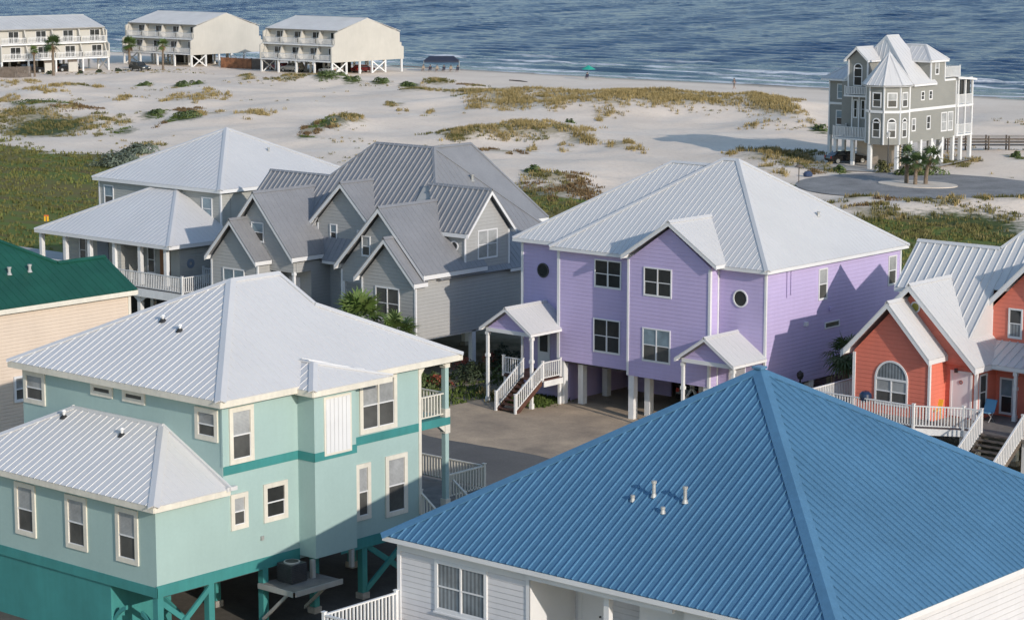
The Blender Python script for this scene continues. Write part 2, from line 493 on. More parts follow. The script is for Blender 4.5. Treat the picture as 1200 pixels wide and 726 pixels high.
def railing(th, p, q, h=1.0, m=None, sp=.13, bw=.04, post=True, name='railing', toprail=.09, label=None):
    """rail, balusters, bottom rail; p and q are on the floor line"""
    p = Vector(p); q = Vector(q); d = q - p; L = Vector((d.x, d.y, 0)).length; mb = MB()
    up = Vector((0, 0, 1))
    mb.beam(p + up * h, q + up * h, toprail, .05); mb.beam(p + up * .14, q + up * .14, .05, .05)
    n = max(2, int(L / sp))
    for i in range(1, n):
        c = p + d * (i / n); mb.box(c.x - bw / 2, c.x + bw / 2, c.y - bw / 2, c.y + bw / 2, c.z + .1, c.z + h - .04)
    r = th.part(name, mb, m or M_WHITE, label=label)
    if post:
        for c in (p, q):
            key = (round(c.x * 4), round(c.y * 4), round(c.z * 2))
            if any((key[0] + i, key[1] + j, key[2] + k_) in POSTS for i in (-1, 0, 1) for j in (-1, 0, 1) for k_ in (-1, 0, 1)): continue
            POSTS.add(key)
            pm = MB().box(c.x - .055, c.x + .055, c.y - .055, c.y + .055, c.z - .1, c.z + h + .06)
            pm.box(c.x - .075, c.x + .075, c.y - .075, c.y + .075, c.z + h + .06, c.z + h + .09)
            th.part('post', pm, m or M_WHITE, parent=r)
    return r

def piling(th, x, y, z1, w=.28, m=None, z0=-.3, base=True, name='piling'):
    mb = MB().box(x - w / 2, x + w / 2, y - w / 2, y + w / 2, .25 if base else z0, z1)
    o = th.part(name, mb, m or M_WHITE)
    if base: th.part('footing', MB().box(x - w / 2 - .06, x + w / 2 + .06, y - w / 2 - .06, y + w / 2 + .06, z0, .25), M_CONC, parent=o)
    return o

def turned_post(th, x, y, z0, z1, m=None, w=.14, name='porch_post'):
    mb = MB(); h = z1 - z0
    mb.box(x - w / 2, x + w / 2, y - w / 2, y + w / 2, z0, z1)
    mb.box(x - w / 2 - .03, x + w / 2 + .03, y - w / 2 - .03, y + w / 2 + .03, z0, z0 + .3)
    for zz in (z1 - .12, z0 + h * .66): mb.box(x - w / 2 - .035, x + w / 2 + .035, y - w / 2 - .035, y + w / 2 + .035, zz - .1, zz + .06)
    return th.part(name, mb, m or M_WHITE)

def vent_pipe(th, roofobj, x, y, z, h, r=.05, cap_=False, dark=False):
    mb = MB(); mb.tube((x, y, z - .05), (x, y, z + h), r, 10)
    if dark:
        th.part('vent_flashing', MB().tube((x, y, z - .06), (x, y, z + .07), r * 3.4, 12, r * 1.6), M_RUBBER, parent=roofobj)
        mb.tube((x, y, z + h), (x, y, z + h + .08), r * 2.0, 12, r * 1.0); return th.part('vent_pipe', mb, M_WHITEV, parent=roofobj)
    mb.tube((x, y, z - .03), (x, y, z + .09), r * 1.9, 10, r * 1.1)
    if cap_: mb.tube((x, y, z + h - .02), (x, y, z + h + .06), r * 1.45, 10, r * 1.5)
    o = th.part('vent_pipe', mb, M_PIPE, parent=roofobj, smooth=False)
    return o

def stairs(th, x0, x1, y0, y1, z0, z1, n, m, axis='y', open_=True):
    """flight rising from (y0,z0) to (y1,z1), x0..x1 wide (or swapped for axis x)"""
    mb = MB()
    for i in range(n):
        t0 = i / n; a = y0 + (y1 - y0) * t0; b = y0 + (y1 - y0) * (i + 1) / n; z = z0 + (z1 - z0) * (i + 1) / n
        e = .03 if y1 > y0 else -.03
        if axis == 'y': mb.box(x0 + .04, x1 - .04, a - e, b, z - .05, z)
        else: mb.box(a - e, b, x0 + .04, x1 - .04, z - .05, z)
    fl = th.part('stair_treads', mb, m)
    st = MB()
    for x in (x0, x1):
        if axis == 'y': st.beam(V(x, y0, z0 + .12), V(x, y1, z1 + .02), .06, .3)
        else: st.beam(V(y0, x, z0 + .12), V(y1, x, z1 + .02), .06, .3)
    th.split('stringer', st, m, parent=fl)
    return fl

# ================================================================ TERRAIN
PATCH = [(-295.8, 247.8, 1.4, 4.3, 'g', 1),(-289.6, 250.4, 1.5, 6.4, 'g', 1.3),(-294.2, 257.8, 1.4, 5.6, 'g', 1.3),(-292.8, 267.9, 2.2, 6.9, 'l', 1),(-289.9, 270.3, 0.9, 4.6, 'b', 0.5),(-245.5, 207.3, 1.6, 6.1, 'g', 1.3),(-236.7, 205.4, 2.4, 7.3, 'g', 1.4),(-249.4, 216.0, 2.2, 8.1, 'b', 0.9),(-242.2, 214.1, 1.9, 7.7, 'y', 0.9),(-267.9, 235.7, 2.8, 15.3, 'y', 0.7),(-268.2, 230.6, 1.8, 11.2, 'y', 0.7),(-264.6, 238.6, 1.6, 9.4, 'y', 0.4),(-269.8, 222.2, 3.0, 7.2, 'y', 0.5),(-274.1, 216.1, 1.0, 3.5, 'l', 0.7),(-234.5, 214.9, 3.2, 9.1, 'y', 0.9),(-234.3, 219.0, 1.6, 6.1, 'y', 0.4),(-233.0, 197.7, 0.8, 4.1, 'b', 1),(-209.7, 202.7, 2.1, 9.0, 'b', 1),(-214.6, 210.2, 2.8, 8.1, 'g', 0.8),(-217.2, 215.1, 2.5, 8.4, 'y', 0.8),(-203.3, 195.6, 1.4, 3.5, 'g', 0.8),(-269.6, 206.8, 4.4, 10.2, 'g', 1.3),(-255.1, 193.2, 5.7, 12.2, 'l', 0.9),(-278.6, 207.7, 2.2, 14.3, 'y', 0.7),(-246.2, 197.2, 2.7, 5.8, 'l', 0.8),(-242.0, 198.9, 1.6, 8.7, 'l', 0.9),(-230.4, 189.6, 1.7, 7.9, 'g', 0.8),(-259.9, 202.7, 4.7, 8.0, 'b', 0.7),(-241.9, 186.5, 6.6, 14.0, 'm', 1),(-212.2, 177.4, 2.0, 4.5, 'l', 0.6),(-212.5, 180.0, 1.2, 3.4, 'l', 0.5),(-234.0, 186.4, 3.2, 10.7, 'l', 0.4),(-297.3, 230.2, 4.0, 6.2, 'y', 0.6),(-300.0, 235.8, 3.3, 6.4, 'l', 0.6),(-298.4, 240.0, 1.6, 6.4, 'y', 0.7),(-311.3, 234.3, 3.6, 8.8, 'y', 0.6),(-288.5, 222.6, 5.2, 7.7, 'y', 0.4),(-275.6, 275.5, 1.7, 6.7, 'g', 0.9),(-271.3, 277.8, 1.7, 5.6, 'g', 1),(-264.6, 277.9, 1.8, 6.5, 'g', 1.2),(-265.4, 285.8, 2.8, 9.1, 'l', 0.9),(-284.6, 269.0, 3.7, 6.8, 'l', 0.7),(-286.8, 276.1, 3.8, 7.0, 'y', 0.7),(-284.6, 281.0, 2.0, 7.1, 'g', 1.2),(-281.2, 275.0, 2.6, 6.9, 'g', 0.9),(-252.3, 280.2, 2.7, 4.2, 'l', 0.5),(-257.7, 283.8, 3.6, 4.3, 'b', 0.4),(-248.3, 262.6, 4.7, 7.8, 'l', 0.7),(-232.5, 241.3, 1.6, 6.7, 'l', 1),(-221.3, 236.4, 0.8, 4.7, 'y', 1),(-224.3, 233.8, 1.2, 6.2, 'y', 0.4),(-238.8, 265.9, 5.2, 11.5, 'l', 1),(-229.9, 261.7, 5.1, 12.8, 'y', 1),(-220.0, 252.2, 5.6, 13.6, 'y', 1),(-236.1, 275.8, 6.6, 7.8, 'y', 0.8),(-219.2, 261.8, 5.0, 17.9, 'y', 0.8),(-209.6, 257.0, 4.8, 15.1, 'y', 0.7),(-210.1, 248.2, 4.8, 9.5, 'y', 0.6),(-217.3, 241.9, 3.0, 7.9, 'y', 0.5),(-223.9, 276.5, 7.8, 9.5, 'y', 0.8),(-213.8, 271.0, 6.3, 14.5, 'y', 0.9),(-212.6, 276.7, 6.4, 11.0, 'y', 0.9),(-204.9, 256.9, 4.8, 13.1, 'y', 0.7),(-203.2, 262.5, 7.3, 11.6, 'y', 0.8),(-197.0, 243.8, 1.0, 5.9, 'y', 1),(-210.6, 264.8, 3.1, 12.1, 'y', 0.8),(-201.5, 266.2, 6.1, 13.5, 'y', 0.9),(-205.7, 278.1, 6.3, 10.8, 'y', 0.9),(-194.0, 266.3, 4.8, 9.8, 'y', 0.8),(-196.5, 274.9, 3.7, 8.5, 'y', 0.6),(-193.9, 233.6, 0.7, 3.4, 'g', 1.2),(-191.0, 215.8, 7.9, 7.5, 'l', 1),(-191.8, 219.9, 6.4, 9.0, 'y', 0.9),(-190.9, 209.4, 3.1, 6.0, 'l', 0.9),(-184.6, 219.7, 5.3, 6.2, 'y', 0.9),(-177.8, 216.3, 3.1, 5.9, 'y', 0.8),(-191.9, 226.6, 6.5, 5.3, 'y', 0.6),(-178.5, 208.2, 0.9, 4.5, 'y', 1),(-174.2, 210.4, 1.6, 4.5, 'y', 0.5),(-170.8, 214.9, 2.4, 6.8, 'y', 0.8),(-165.9, 212.0, 1.4, 4.3, 'y', 0.4),(-178.4, 202.5, 2.0, 4.3, 'b', 1),(-174.6, 201.6, 1.6, 3.2, 'b', 0.6),(-215.2, 215.0, 2.4, 5.5, 'l', 1),(-156.8, 183.2, 1.2, 4.4, 'g', 1.4),(-151.9, 180.8, 2.9, 4.2, 'l', 1),(-144.9, 174.4, 4.0, 10.3, 'b', 1.2),(-143.2, 164.2, 4.8, 15.0, 'm', 1.2),(-154.5, 181.8, 1.8, 3.4, 'y', 0.8),(-185.5, 267.6, 4.3, 17.9, 'y', 1),(-192.3, 274.2, 2.9, 13.6, 'y', 1),(-179.5, 263.0, 2.8, 12.2, 'y', 0.7),(-172.8, 250.2, 4.4, 6.9, 'y', 0.3),(-187.3, 276.5, 3.6, 8.3, 'y', 0.4),(-164.2, 247.3, 1.1, 5.2, 'g', 1.2),(-146.8, 215.1, 4.4, 8.2, 'l', 1),(-148.5, 213.6, 3.8, 8.2, 'y', 0.8),(-140.6, 210.3, 2.8, 7.7, 'l', 0.9),(-136.1, 205.9, 2.0, 4.5, 'b', 0.8),(-151.2, 212.5, 1.9, 6.1, 'y', 0.6),(-139.1, 200.9, 2.5, 7.2, 'y', 0.6),(-130.4, 192.1, 1.5, 3.2, 'g', 0.8),(-134.7, 207.1, 1.1, 4.5, 'g', 0.9),(-166.5, 212.9, 0.8, 2.2, 'y', 0.7),(-127.2, 230.9, 0.9, 5.1, 'g', 1),(-132.4, 223.8, 3.2, 8.1, 'l', 1.2),(-134.3, 223.4, 1.7, 8.1, 'g', 1.2),(-133.4, 214.2, 0.9, 4.7, 'l', 1),(-142.3, 223.0, 1.0, 3.1, 'g', 1),(-118.4, 184.9, 2.4, 3.6, 'l', 0.9),(-117.3, 191.5, 3.3, 4.5, 'l', 1),(-115.0, 195.5, 2.5, 4.6, 'b', 1),(-111.6, 197.5, 3.3, 4.6, 'b', 1),(-108.6, 197.2, 1.6, 4.5, 'l', 1),(-113.8, 180.0, 1.7, 3.4, 'l', 0.5),(-109.4, 174.5, 3.4, 5.7, 'l', 1),(-108.5, 184.5, 4.6, 3.4, 'l', 0.7),(-105.1, 189.3, 3.1, 4.2, 'l', 0.6),(-102.2, 176.8, 6.6, 7.5, 'm', 1.2),(-101.1, 167.8, 6.4, 8.2, 'm', 1.2),(-95.7, 172.5, 2.8, 8.2, 'm', 1.2),(-113.5, 176.7, 2.3, 2.6, 'b', 0.6),(-118.9, 180.8, 1.4, 3.5, 'l', 0.6),(-114.8, 184.4, 3.2, 2.1, 'b', 0.5),(-87.5, 97.0, 1.9, 6.8, 'l', 0.9),(-84.5, 93.0, 1.2, 1.9, 'g', 0.8),(-78.4, 92.7, 0.5, 0.7, 'g', 0.8)]
VIEW = V(-math.sin(R(41.09)), math.cos(R(41.09)), 0); RIGHT = V(math.cos(R(41.09)), math.sin(R(41.09)), 0)
def fbm(x, y, s, o=4, seed=0.0):
    return noise.fractal(V(x / s + seed, y / s - seed, seed * 1.7), .9, 2.0, o)
FLATS = [(-72, 100, 19), (-98, 101, 18), (-118, 104, 17), (-66, 57, 20), (-43, 62, 24), (-52, 100, 18), (-88, 62, 20), (-121, 200, 15), (-136, 218, 12), (-302, 296, 17), (-340, 297, 18), (-342, 264, 18)]
def height(x, y):
    if y > 300: base = max(-3.0, -(y - 300) * .02)      # beach falls to the water
    else: base = 0.0
    k = min(1, max(0, (y - 168) / 14)) * min(1, max(0, (300 - y) / 22))
    m_ = min(1, max(0, (y - 112) / 8)) * min(1, max(0, (190 - y) / 12))
    for fx, fy, fr in FLATS:
        d = math.hypot(x - fx, y - fy); q = min(1, max(0, (d - fr * .75) / (fr * .5))); k *= q; m_ *= q
    h = base + k * (fbm(x, y, 22, 4, 3.1) * .75 + abs(fbm(x, y, 9, 3, 8.2)) * .35) + m_ * fbm(x, y, 12, 3, 5.5) * .12
    for (px, py, rx, ry, t, d) in BUMPS:
        dx, dy = x - px, y - py; u = (dx * RIGHT.x + dy * RIGHT.y) / rx; v = (dx * VIEW.x + dy * VIEW.y) / ry
        e = u * u + v * v
        if e < 5: h += k * d * math.exp(-e)
    return h
BUMPS = [(p[0], p[1], p[2] * 1.1, p[3] * 1.0, p[4], .55 if p[4] in 'yl' else .4) for p in PATCH if p[2] > 2.0 and p[4] != 'm']
# fine grid over everything in view
def grid(x0, x1, y0, y1, st):
    nx = int((x1 - x0) / st) + 1; ny = int((y1 - y0) / st) + 1
    X, Y = np.meshgrid(np.linspace(x0, x1, nx), np.linspace(y0, y1, ny))
    f = [(j * nx + i, j * nx + i + 1, (j + 1) * nx + i + 1, (j + 1) * nx + i) for j in range(ny - 1) for i in range(nx - 1)]
    return X.ravel(), Y.ravel(), f
gx, gy, gf = grid(-430, -60, 168, 340, 1.6)
gz = np.array([height(x, y) for x, y in zip(gx, gy)])
verts = list(zip(gx.tolist(), gy.tolist(), gz.tolist())); faces = list(gf)
# the same sheet carried on, coarse, out to the horizon
def strip(x0, x1, y0, y1, st):
    X, Y, f = grid(x0, x1, y0, y1, st); o = len(verts)
    verts.extend((float(x), float(y), height(x, y)) for x, y in zip(X, Y)); faces.extend(tuple(o + k for k in q) for q in f)
strip(-430, -60, 20, 168, 3.0); strip(-60, 80, 20, 340, 4.0)
for (a, b_, c, d, zz) in ((-6000, -430, -600, 340, 0), (80, 6000, -600, 340, 0), (-430, 80, -600, 20, 0)):
    o = len(verts); ys = [c, 300, d] if d > 300 else [c, d]
    for yv in ys: verts.extend([(a, yv, height(0, yv) if yv > 300 else 0), (b_, yv, height(0, yv) if yv > 300 else 0)])
    for i in range(len(ys) - 1): faces.append((o + 2 * i, o + 2 * i + 1, o + 2 * i + 3, o + 2 * i + 2))
me = bpy.data.meshes.new('ground'); me.from_pydata(verts, [], faces)
for p in me.polygons: p.use_smooth = True
ground = bpy.data.objects.new('ground', me); sc.collection.objects.link(ground); ground['kind'] = 'structure'
# where soil and plants cover the sand
ca = me.color_attributes.new('cover', 'FLOAT_COLOR', 'POINT')
vx = np.array([v[0] for v in verts]); vy = np.array([v[1] for v in verts])
dune = np.zeros(len(verts)); green = np.zeros(len(verts))
for (px, py, rx, ry, t, d) in PATCH:
    dx, dy = vx - px, vy - py; u = (dx * RIGHT.x + dy * RIGHT.y) / rx; v = (dx * VIEW.x + dy * VIEW.y) / ry
    e = np.exp(-(u * u + v * v) * 1.3) * min(1, d)
    (green if t in 'gm' else dune)[:] = np.maximum(green if t in 'gm' else dune, e)
nzv = np.array([fbm(x, y, 26, 4, 1.3) if 100 < y < 215 else 0 for x, y in zip(vx, vy)])
far = 172 + 8 * nzv - np.where(vx > -125, 0, 0) + np.clip((-vx - 215) * .35, 0, 40)
marsh = np.clip((far - vy) / 5 + nzv * .8, 0, 1) * np.clip((vy - 108) / 4, 0, 1)
yard = np.clip((112 - vy) / 3, 0, 1)
col = np.stack([marsh, np.maximum(dune, 0), yard, green], 1).astype(np.float32)
ca.data.foreach_set('color', col.ravel())

def ground_material():
    m = bpy.data.materials.new('sand_and_scrub'); m.use_nodes = True; nt = m.node_tree; N, L = nt.nodes, nt.links; b = N["Principled BSDF"]
    b.inputs["Roughness"].default_value = .95; b.inputs["Specular IOR Level"].default_value = .15
    geo = N.new("ShaderNodeNewGeometry"); at = N.new("ShaderNodeAttribute"); at.attribute_name = 'cover'
    sep = N.new("ShaderNodeSeparateColor"); L.new(at.outputs["Color"], sep.inputs[0])
    def nz(scale, det=6, rough=.6, vec=None):
        n = N.new("ShaderNodeTexNoise"); n.inputs["Scale"].default_value = scale; n.inputs["Detail"].default_value = det; n.inputs["Roughness"].default_value = rough
        L.new(vec or geo.outputs["Position"], n.inputs["Vector"]); return n.outputs["Fac"]
    def ramp(fac, stops):
        r = N.new("ShaderNodeValToRGB"); e = r.color_ramp.elements
        while len(e) < len(stops): e.new(.5)
        for el, (p, c) in zip(e, stops): el.position = p; el.color = (*c, 1) if len(c) == 3 else c
        L.new(fac, r.inputs[0]); return r.outputs["Color"]
    def mix(f, a, c):
        k = N.new("ShaderNodeMix"); k.data_type = 'RGBA'
        L.new(f, k.inputs[0])
        L.new(a, k.inputs[6]); L.new(c, k.inputs[7]); return k.outputs[2]
    def mth(op, a, c, clamp=False):
        k = N.new("ShaderNodeMath"); k.operation = op; k.use_clamp = clamp
        for i, q in enumerate((a, c)):
            if isinstance(q, (int, float)): k.inputs[i].default_value = q
            else: L.new(q, k.inputs[i])
        return k.outputs[0]
    sand = ramp(nz(.07, 8, .7), [(.3, (.70, .585, .47)), (.55, (.78, .665, .545)), (.75, (.84, .74, .62))])
    litter = ramp(nz(2.2, 8, .75), [(.55, (0, 0, 0)), (.75, (1, 1, 1))])
    dark = ramp(nz(.9, 4), [(.4, (.24, .19, .13)), (.6, (.40, .34, .25))])
    lf = mth('MULTIPLY', litter, .6)
    c = mix(lf, sand, dark)
    dc = ramp(nz(1.3, 8, .7), [(.3, (.16, .145, .07)), (.5, (.28, .23, .12)), (.7, (.42, .35, .22))])
    df = mth('MULTIPLY', mth('ADD', sep.outputs["Green"], mth('SUBTRACT', nz(.8, 6, .7), .5), True), 1.0)
    c = mix(mth('MINIMUM', mth('MULTIPLY', mth('SUBTRACT', df, .38), 2.2, True), .75), c, dc)
    gc = ramp(nz(.9, 8, .7), [(.3, (.035, .052, .018)), (.55, (.075, .095, .028)), (.75, (.13, .14, .05))])
    gf_ = mth('MULTIPLY', mth('SUBTRACT', mth('ADD', at.outputs["Alpha"], mth('SUBTRACT', nz(1.1, 6, .7), .5)), .25), 2.5, True)
    c = mix(gf_, c, gc)
    mp = N.new("ShaderNodeMapping"); mp.inputs["Scale"].default_value = (.35, 1.0, 1.0); mp.inputs["Rotation"].default_value = (0, 0, R(-10)); L.new(geo.outputs["Position"], mp.inputs["Vector"])
    mc = ramp(nz(.075, 9, .68, mp.outputs["Vector"]), [(.30, (.06, .075, .016)), (.42, (.15, .11, .045)), (.5, (.115, .16, .03)), (.6, (.16, .125, .045)), (.72, (.14, .20, .045))])
    mf = mth('MULTIPLY', mth('SUBTRACT', mth('ADD', sep.outputs["Red"], mth('MULTIPLY', mth('SUBTRACT', nz(.25, 7, .7), .5), .9)), .25), 3.0, True)
    c = mix(mf, c, mc)
    yc = ramp(nz(.35, 8, .7), [(.3, (.085, .08, .05)), (.48, (.20, .17, .12)), (.62, (.30, .26, .20)), (.75, (.12, .13, .05))])
    c = mix(sep.outputs["Blue"], c, yc)
    # wet sand at the water's edge
    sx = N.new("ShaderNodeSeparateXYZ"); L.new(geo.outputs["Position"], sx.inputs[0])
    wet = N.new("ShaderNodeMapRange"); wet.inputs["From Min"].default_value = 318; wet.inputs["From Max"].default_value = 325; L.new(mth('ADD', sx.outputs["Y"], mth('MULTIPLY', nz(.05, 3), 6)), wet.inputs["Value"])
    wc = N.new("ShaderNodeRGB"); wc.outputs[0].default_value = (.22, .19, .16, 1)
    c = mix(wet.outputs["Result"], c, wc.outputs[0])
    L.new(c, b.inputs["Base Color"])
    bp = N.new("ShaderNodeBump"); bp.inputs["Strength"].default_value = .6; bp.inputs["Distance"].default_value = .12; L.new(nz(1.6, 9, .7), bp.inputs["Height"]); L.new(bp.outputs["Normal"], b.inputs["Normal"])
    return m
me.materials.append(ground_material())

# ---------------------------------------------------------------- sea
SHORE = 322.0
sx0, sx1 = -900, 200
xs = np.arange(-720, 60, 2.0); ysl = [SHORE - 8]
while ysl[-1] < 950: ysl.append(ysl[-1] + 1.0 + (ysl[-1] - SHORE + 8) * .004)
XS, YS = np.meshgrid(xs, np.array(ysl)); Z = np.zeros_like(XS)
rng = np.random.default_rng(3)
for k in range(26):
    lam = rng.uniform(4.5, 11); a = rng.normal(0, .45) - math.pi / 2; amp = .0065 * lam ** .9
    Z += amp * np.sin((XS * math.cos(a) + YS * math.sin(a)) * 2 * math.pi / lam + rng.uniform(0, 6.28))
near = np.clip((YS - SHORE) / 30, 0, 1); Z *= .25 + .75 * near
for (dy, amp, ph, wl) in ((7, .22, .3, 60), (17, .40, 1.7, 85), (29, .38, 4.1, 110), (44, .3, 2.2, 130)):   # breakers
    cy = SHORE + dy + 2.0 * np.sin(XS / wl + ph) + 1.0 * np.sin(XS / 17 + ph * 2)
    Z += amp * np.clip(.5 + .7 * np.sin(XS / (wl * .33) + ph * 3), .1, 1) * np.exp(-((YS - cy) / 1.5) ** 2)
Z -= .42
nx, ny = XS.shape[1], XS.shape[0]
vs = list(zip(XS.ravel().tolist(), YS.ravel().tolist(), Z.ravel().tolist()))
fs = [(j * nx + i, j * nx + i + 1, (j + 1) * nx + i + 1, (j + 1) * nx + i) for j in range(ny - 1) for i in range(nx - 1)]
X0, X1, Y0, Y1 = float(xs[0]), float(xs[-1]), ysl[0], ysl[-1]
for (a, b_, c, d) in ((-9000, X0, Y0, Y1), (X1, 9000, Y0, Y1), (-9000, 9000, Y1, 14000)):
    o = len(vs); vs += [(a, c, -.42), (b_, c, -.42), (b_, d, -.42), (a, d, -.42)]; fs.append((o, o + 1, o + 2, o + 3))
me = bpy.data.meshes.new('sea'); me.from_pydata(vs, [], fs)
for p in me.polygons: p.use_smooth = True
sea = bpy.data.objects.new('sea', me); sc.collection.objects.link(sea); sea['kind'] = 'structure'
def sea_material():
    m = bpy.data.materials.new('sea_water'); m.use_nodes = True; nt = m.node_tree; N, L = nt.nodes, nt.links; b = N["Principled BSDF"]
    geo = N.new("ShaderNodeNewGeometry"); sx = N.new("ShaderNodeSeparateXYZ"); L.new(geo.outputs["Position"], sx.inputs[0])
    def mth(op, a, c=0, clamp=False):
        k = N.new("ShaderNodeMath"); k.operation = op; k.use_clamp = clamp
        for i, q in enumerate((a, c)):
            if isinstance(q, (int, float)): k.inputs[i].default_value = q
            else: L.new(q, k.inputs[i])
        return k.outputs[0]
    def nz(scale, det, sc3=(1, 1, 1), rough=.6):
        mp = N.new("ShaderNodeMapping"); mp.inputs["Scale"].default_value = sc3; L.new(geo.outputs["Position"], mp.inputs["Vector"])
        n = N.new("ShaderNodeTexNoise"); n.inputs["Scale"].default_value = scale; n.inputs["Detail"].default_value = det; n.inputs["Roughness"].default_value = rough
        L.new(mp.outputs["Vector"], n.inputs["Vector"]); return n.outputs["Fac"]
    # colour: greener in the shallows, deeper blue outside
    mr = N.new("ShaderNodeMapRange"); mr.inputs["From Min"].default_value = SHORE; mr.inputs["From Max"].default_value = SHORE + 110; L.new(mth('ADD', sx.outputs["Y"], mth('MULTIPLY', nz(.02, 4, (.3, 1, 1)), 40)), mr.inputs["Value"])
    cr = N.new("ShaderNodeValToRGB"); e = cr.color_ramp.elements; e[0].color = (.055, .105, .14, 1); e[1].color = (.011, .042, .115, 1); e[1].position = .8
    L.new(mr.outputs["Result"], cr.inputs[0])
    # broken foam along the breakers
    y = mth('SUBTRACT', sx.outputs["Y"], SHORE)
    wob = mth('MULTIPLY', mth('SUBTRACT', nz(.035, 4, (1, .3, 1)), .5), 15)
    yy = mth('ADD', y, wob); foam = None
    for c0, wd, amp in ((1.0, 2.0, .7), (9, 2.8, .9), (19, 3.4, .9), (31, 2.6, .8), (46, 1.8, .5)):
        d = mth('ABSOLUTE', mth('SUBTRACT', yy, c0)); f = mth('MULTIPLY', mth('MULTIPLY', mth('SUBTRACT', 1.0, mth('DIVIDE', d, wd), True), 2.2, True), amp)
        foam = f if foam is None else mth('MAXIMUM', foam, f)
    brk = nz(.12, 7, (.35, 1, 1), .7); brk = mth('MULTIPLY', mth('SUBTRACT', brk, .455), 16, True)
    foam = mth('MULTIPLY', foam, brk)
    lace = mth('MULTIPLY', mth('SUBTRACT', nz(1.2, 8, (.5, 1, 1), .75), .22), 7, True); foam = mth('MULTIPLY', foam, lace)
    wh = N.new("ShaderNodeRGB"); wh.outputs[0].default_value = (.9, .91, .92, 1)
    mx = N.new("ShaderNodeMix"); mx.data_type = 'RGBA'; L.new(foam, mx.inputs[0]); L.new(cr.outputs["Color"], mx.inputs[6]); L.new(wh.outputs[0], mx.inputs[7])
    L.new(mx.outputs[2], b.inputs["Base Color"])
    rg = mth('ADD', mth('MULTIPLY', foam, .5), .22); L.new(rg, b.inputs["Roughness"]); b.inputs["IOR"].default_value = 1.33; b.inputs["Specular IOR Level"].default_value = .10
    h = mth('ADD', mth('MULTIPLY', nz(.62, 6, (.5, 1, 1), .62), .9), mth('MULTIPLY', nz(1.8, 4, (.6, 1, 1)), .25))
    bp = N.new("ShaderNodeBump"); bp.inputs["Strength"].default_value = 1.0; bp.inputs["Distance"].default_value = 1.5; L.new(h, bp.inputs["Height"]); L.new(bp.outputs["Normal"], b.inputs["Normal"])
    return m
me.materials.append(sea_material())

# ---------------------------------------------------------------- roads, drives
def sheet(name, pts, z, m, kind='structure'):
    mb = MB().poly([(x, y, z) for x, y in pts]); o = single(name, mb, m, None, None, kind=kind); return o
M_ASPH = mat('worn_asphalt', (.25, .24, .23), .9, var=.18, vscale=.25, fine=.25, bump=.3)
M_ASPHR = mat('sandy_grey_road', (.115, .112, .105), .9, var=.12, vscale=.2, fine=.12, bump=.3, tint=(.085, .083, .078))
M_DRIVE = mat('stained_sandy_concrete', (.43, .33, .225), .9, var=.14, vscale=.35, fine=.10, bump=.2, tint=(.24, .19, .14))
M_DRIVE2 = mat('pale_concrete', (.42, .39, .35), .9, var=.1, vscale=.3, fine=.1)
M_LINE = mat('joint_line', (.2, .19, .18), .9)
def wavy(x0, x1, y, amp, seed, n=60): return [(x0 + (x1 - x0) * i / n, y + amp * fbm(x0 + (x1 - x0) * i / n, seed, 3.5, 3, seed)) for i in range(n + 1)]
def edge_sheet(name, x0, x1, ya, yb, z, m, amp=.3, seed=1.0, n=80):
    a = wavy(x0, x1, ya, amp, seed, n); b_ = wavy(x0, x1, yb, amp, seed + 5, n); mb = MB()
    for i in range(n): mb.poly([(*a[i], z), (*a[i + 1], z), (*b_[i + 1], z), (*b_[i], z)])
    return single(name, mb, m, None, None, kind='structure')
edge_sheet('road', -260, 40, 75.5, 84.0, .012, M_ASPHR, .35, 2.0, 300)
edge_sheet('driveway', -82.6, -62, 83.6, 106.5, .016, M_DRIVE, .5, 4.0, 60)
edge_sheet('concrete_pad', -74, -58.2, 49.5, 75.7, .014, mat('dark_dirt', (.10, .09, .075), .95, var=.2, vscale=.5, fine=.15), .3, 6.0, 40)
edge_sheet('driveway', -60, -34, 84.0, 96, .014, M_DRIVE, .4, 7.0, 40)
n = 72; cir = []
for i in range(n):
    a = 2 * math.pi * i / n; r = 12.3 + .3 * math.sin(3 * a) + .15 * fbm(math.cos(a) * 5, math.sin(a) * 5, 1.0)
    cir.append((-121 + r * math.cos(a), 200 + r * math.sin(a)))
def zsheet(name, pts, dz, m, kind='structure', n=1):
    mb = MB(); cx = sum(p[0] for p in pts) / len(pts); cy = sum(p[1] for p in pts) / len(pts); k = len(pts)
    rings = [[(cx + (x - cx) * t, cy + (y - cy) * t) for x, y in pts] for t in (0.25, .5, .75, 1)]
    z = lambda p: height(*p) + dz
    mb.poly([(*p, z(p)) for p in rings[0]])
    for a, b_ in zip(rings[:-1], rings[1:]):
        for i in range(k):
            j = (i + 1) % k; mb.poly([(*a[i], z(a[i])), (*b_[i], z(b_[i])), (*b_[j], z(b_[j])), (*a[j], z(a[j]))])
    return single(name, mb, m, None, None, kind=kind)
zsheet('road', cir, .06, M_ASPH)
zsheet('road', [(-112, 195), (-60, 232), (-60, 240), (-114, 208)], .05, M_ASPH)
isl = [(-121.6 + 4.2 * math.cos(2 * math.pi * i / 40), 200.9 + 3.0 * math.sin(2 * math.pi * i / 40)) for i in range(40)]
mb = MB().extrude([(x, y, .02) for x, y in isl], (0, 0, .11)); single('traffic_island', mb, mat('island_sand', (.66, .57, .47), .95, var=.1), None, None, kind='structure')
zsheet('driveway', [(-141, 205), (-131.5, 208.5), (-128.5, 213), (-130, 228), (-139, 222)], .05, M_DRIVE2)

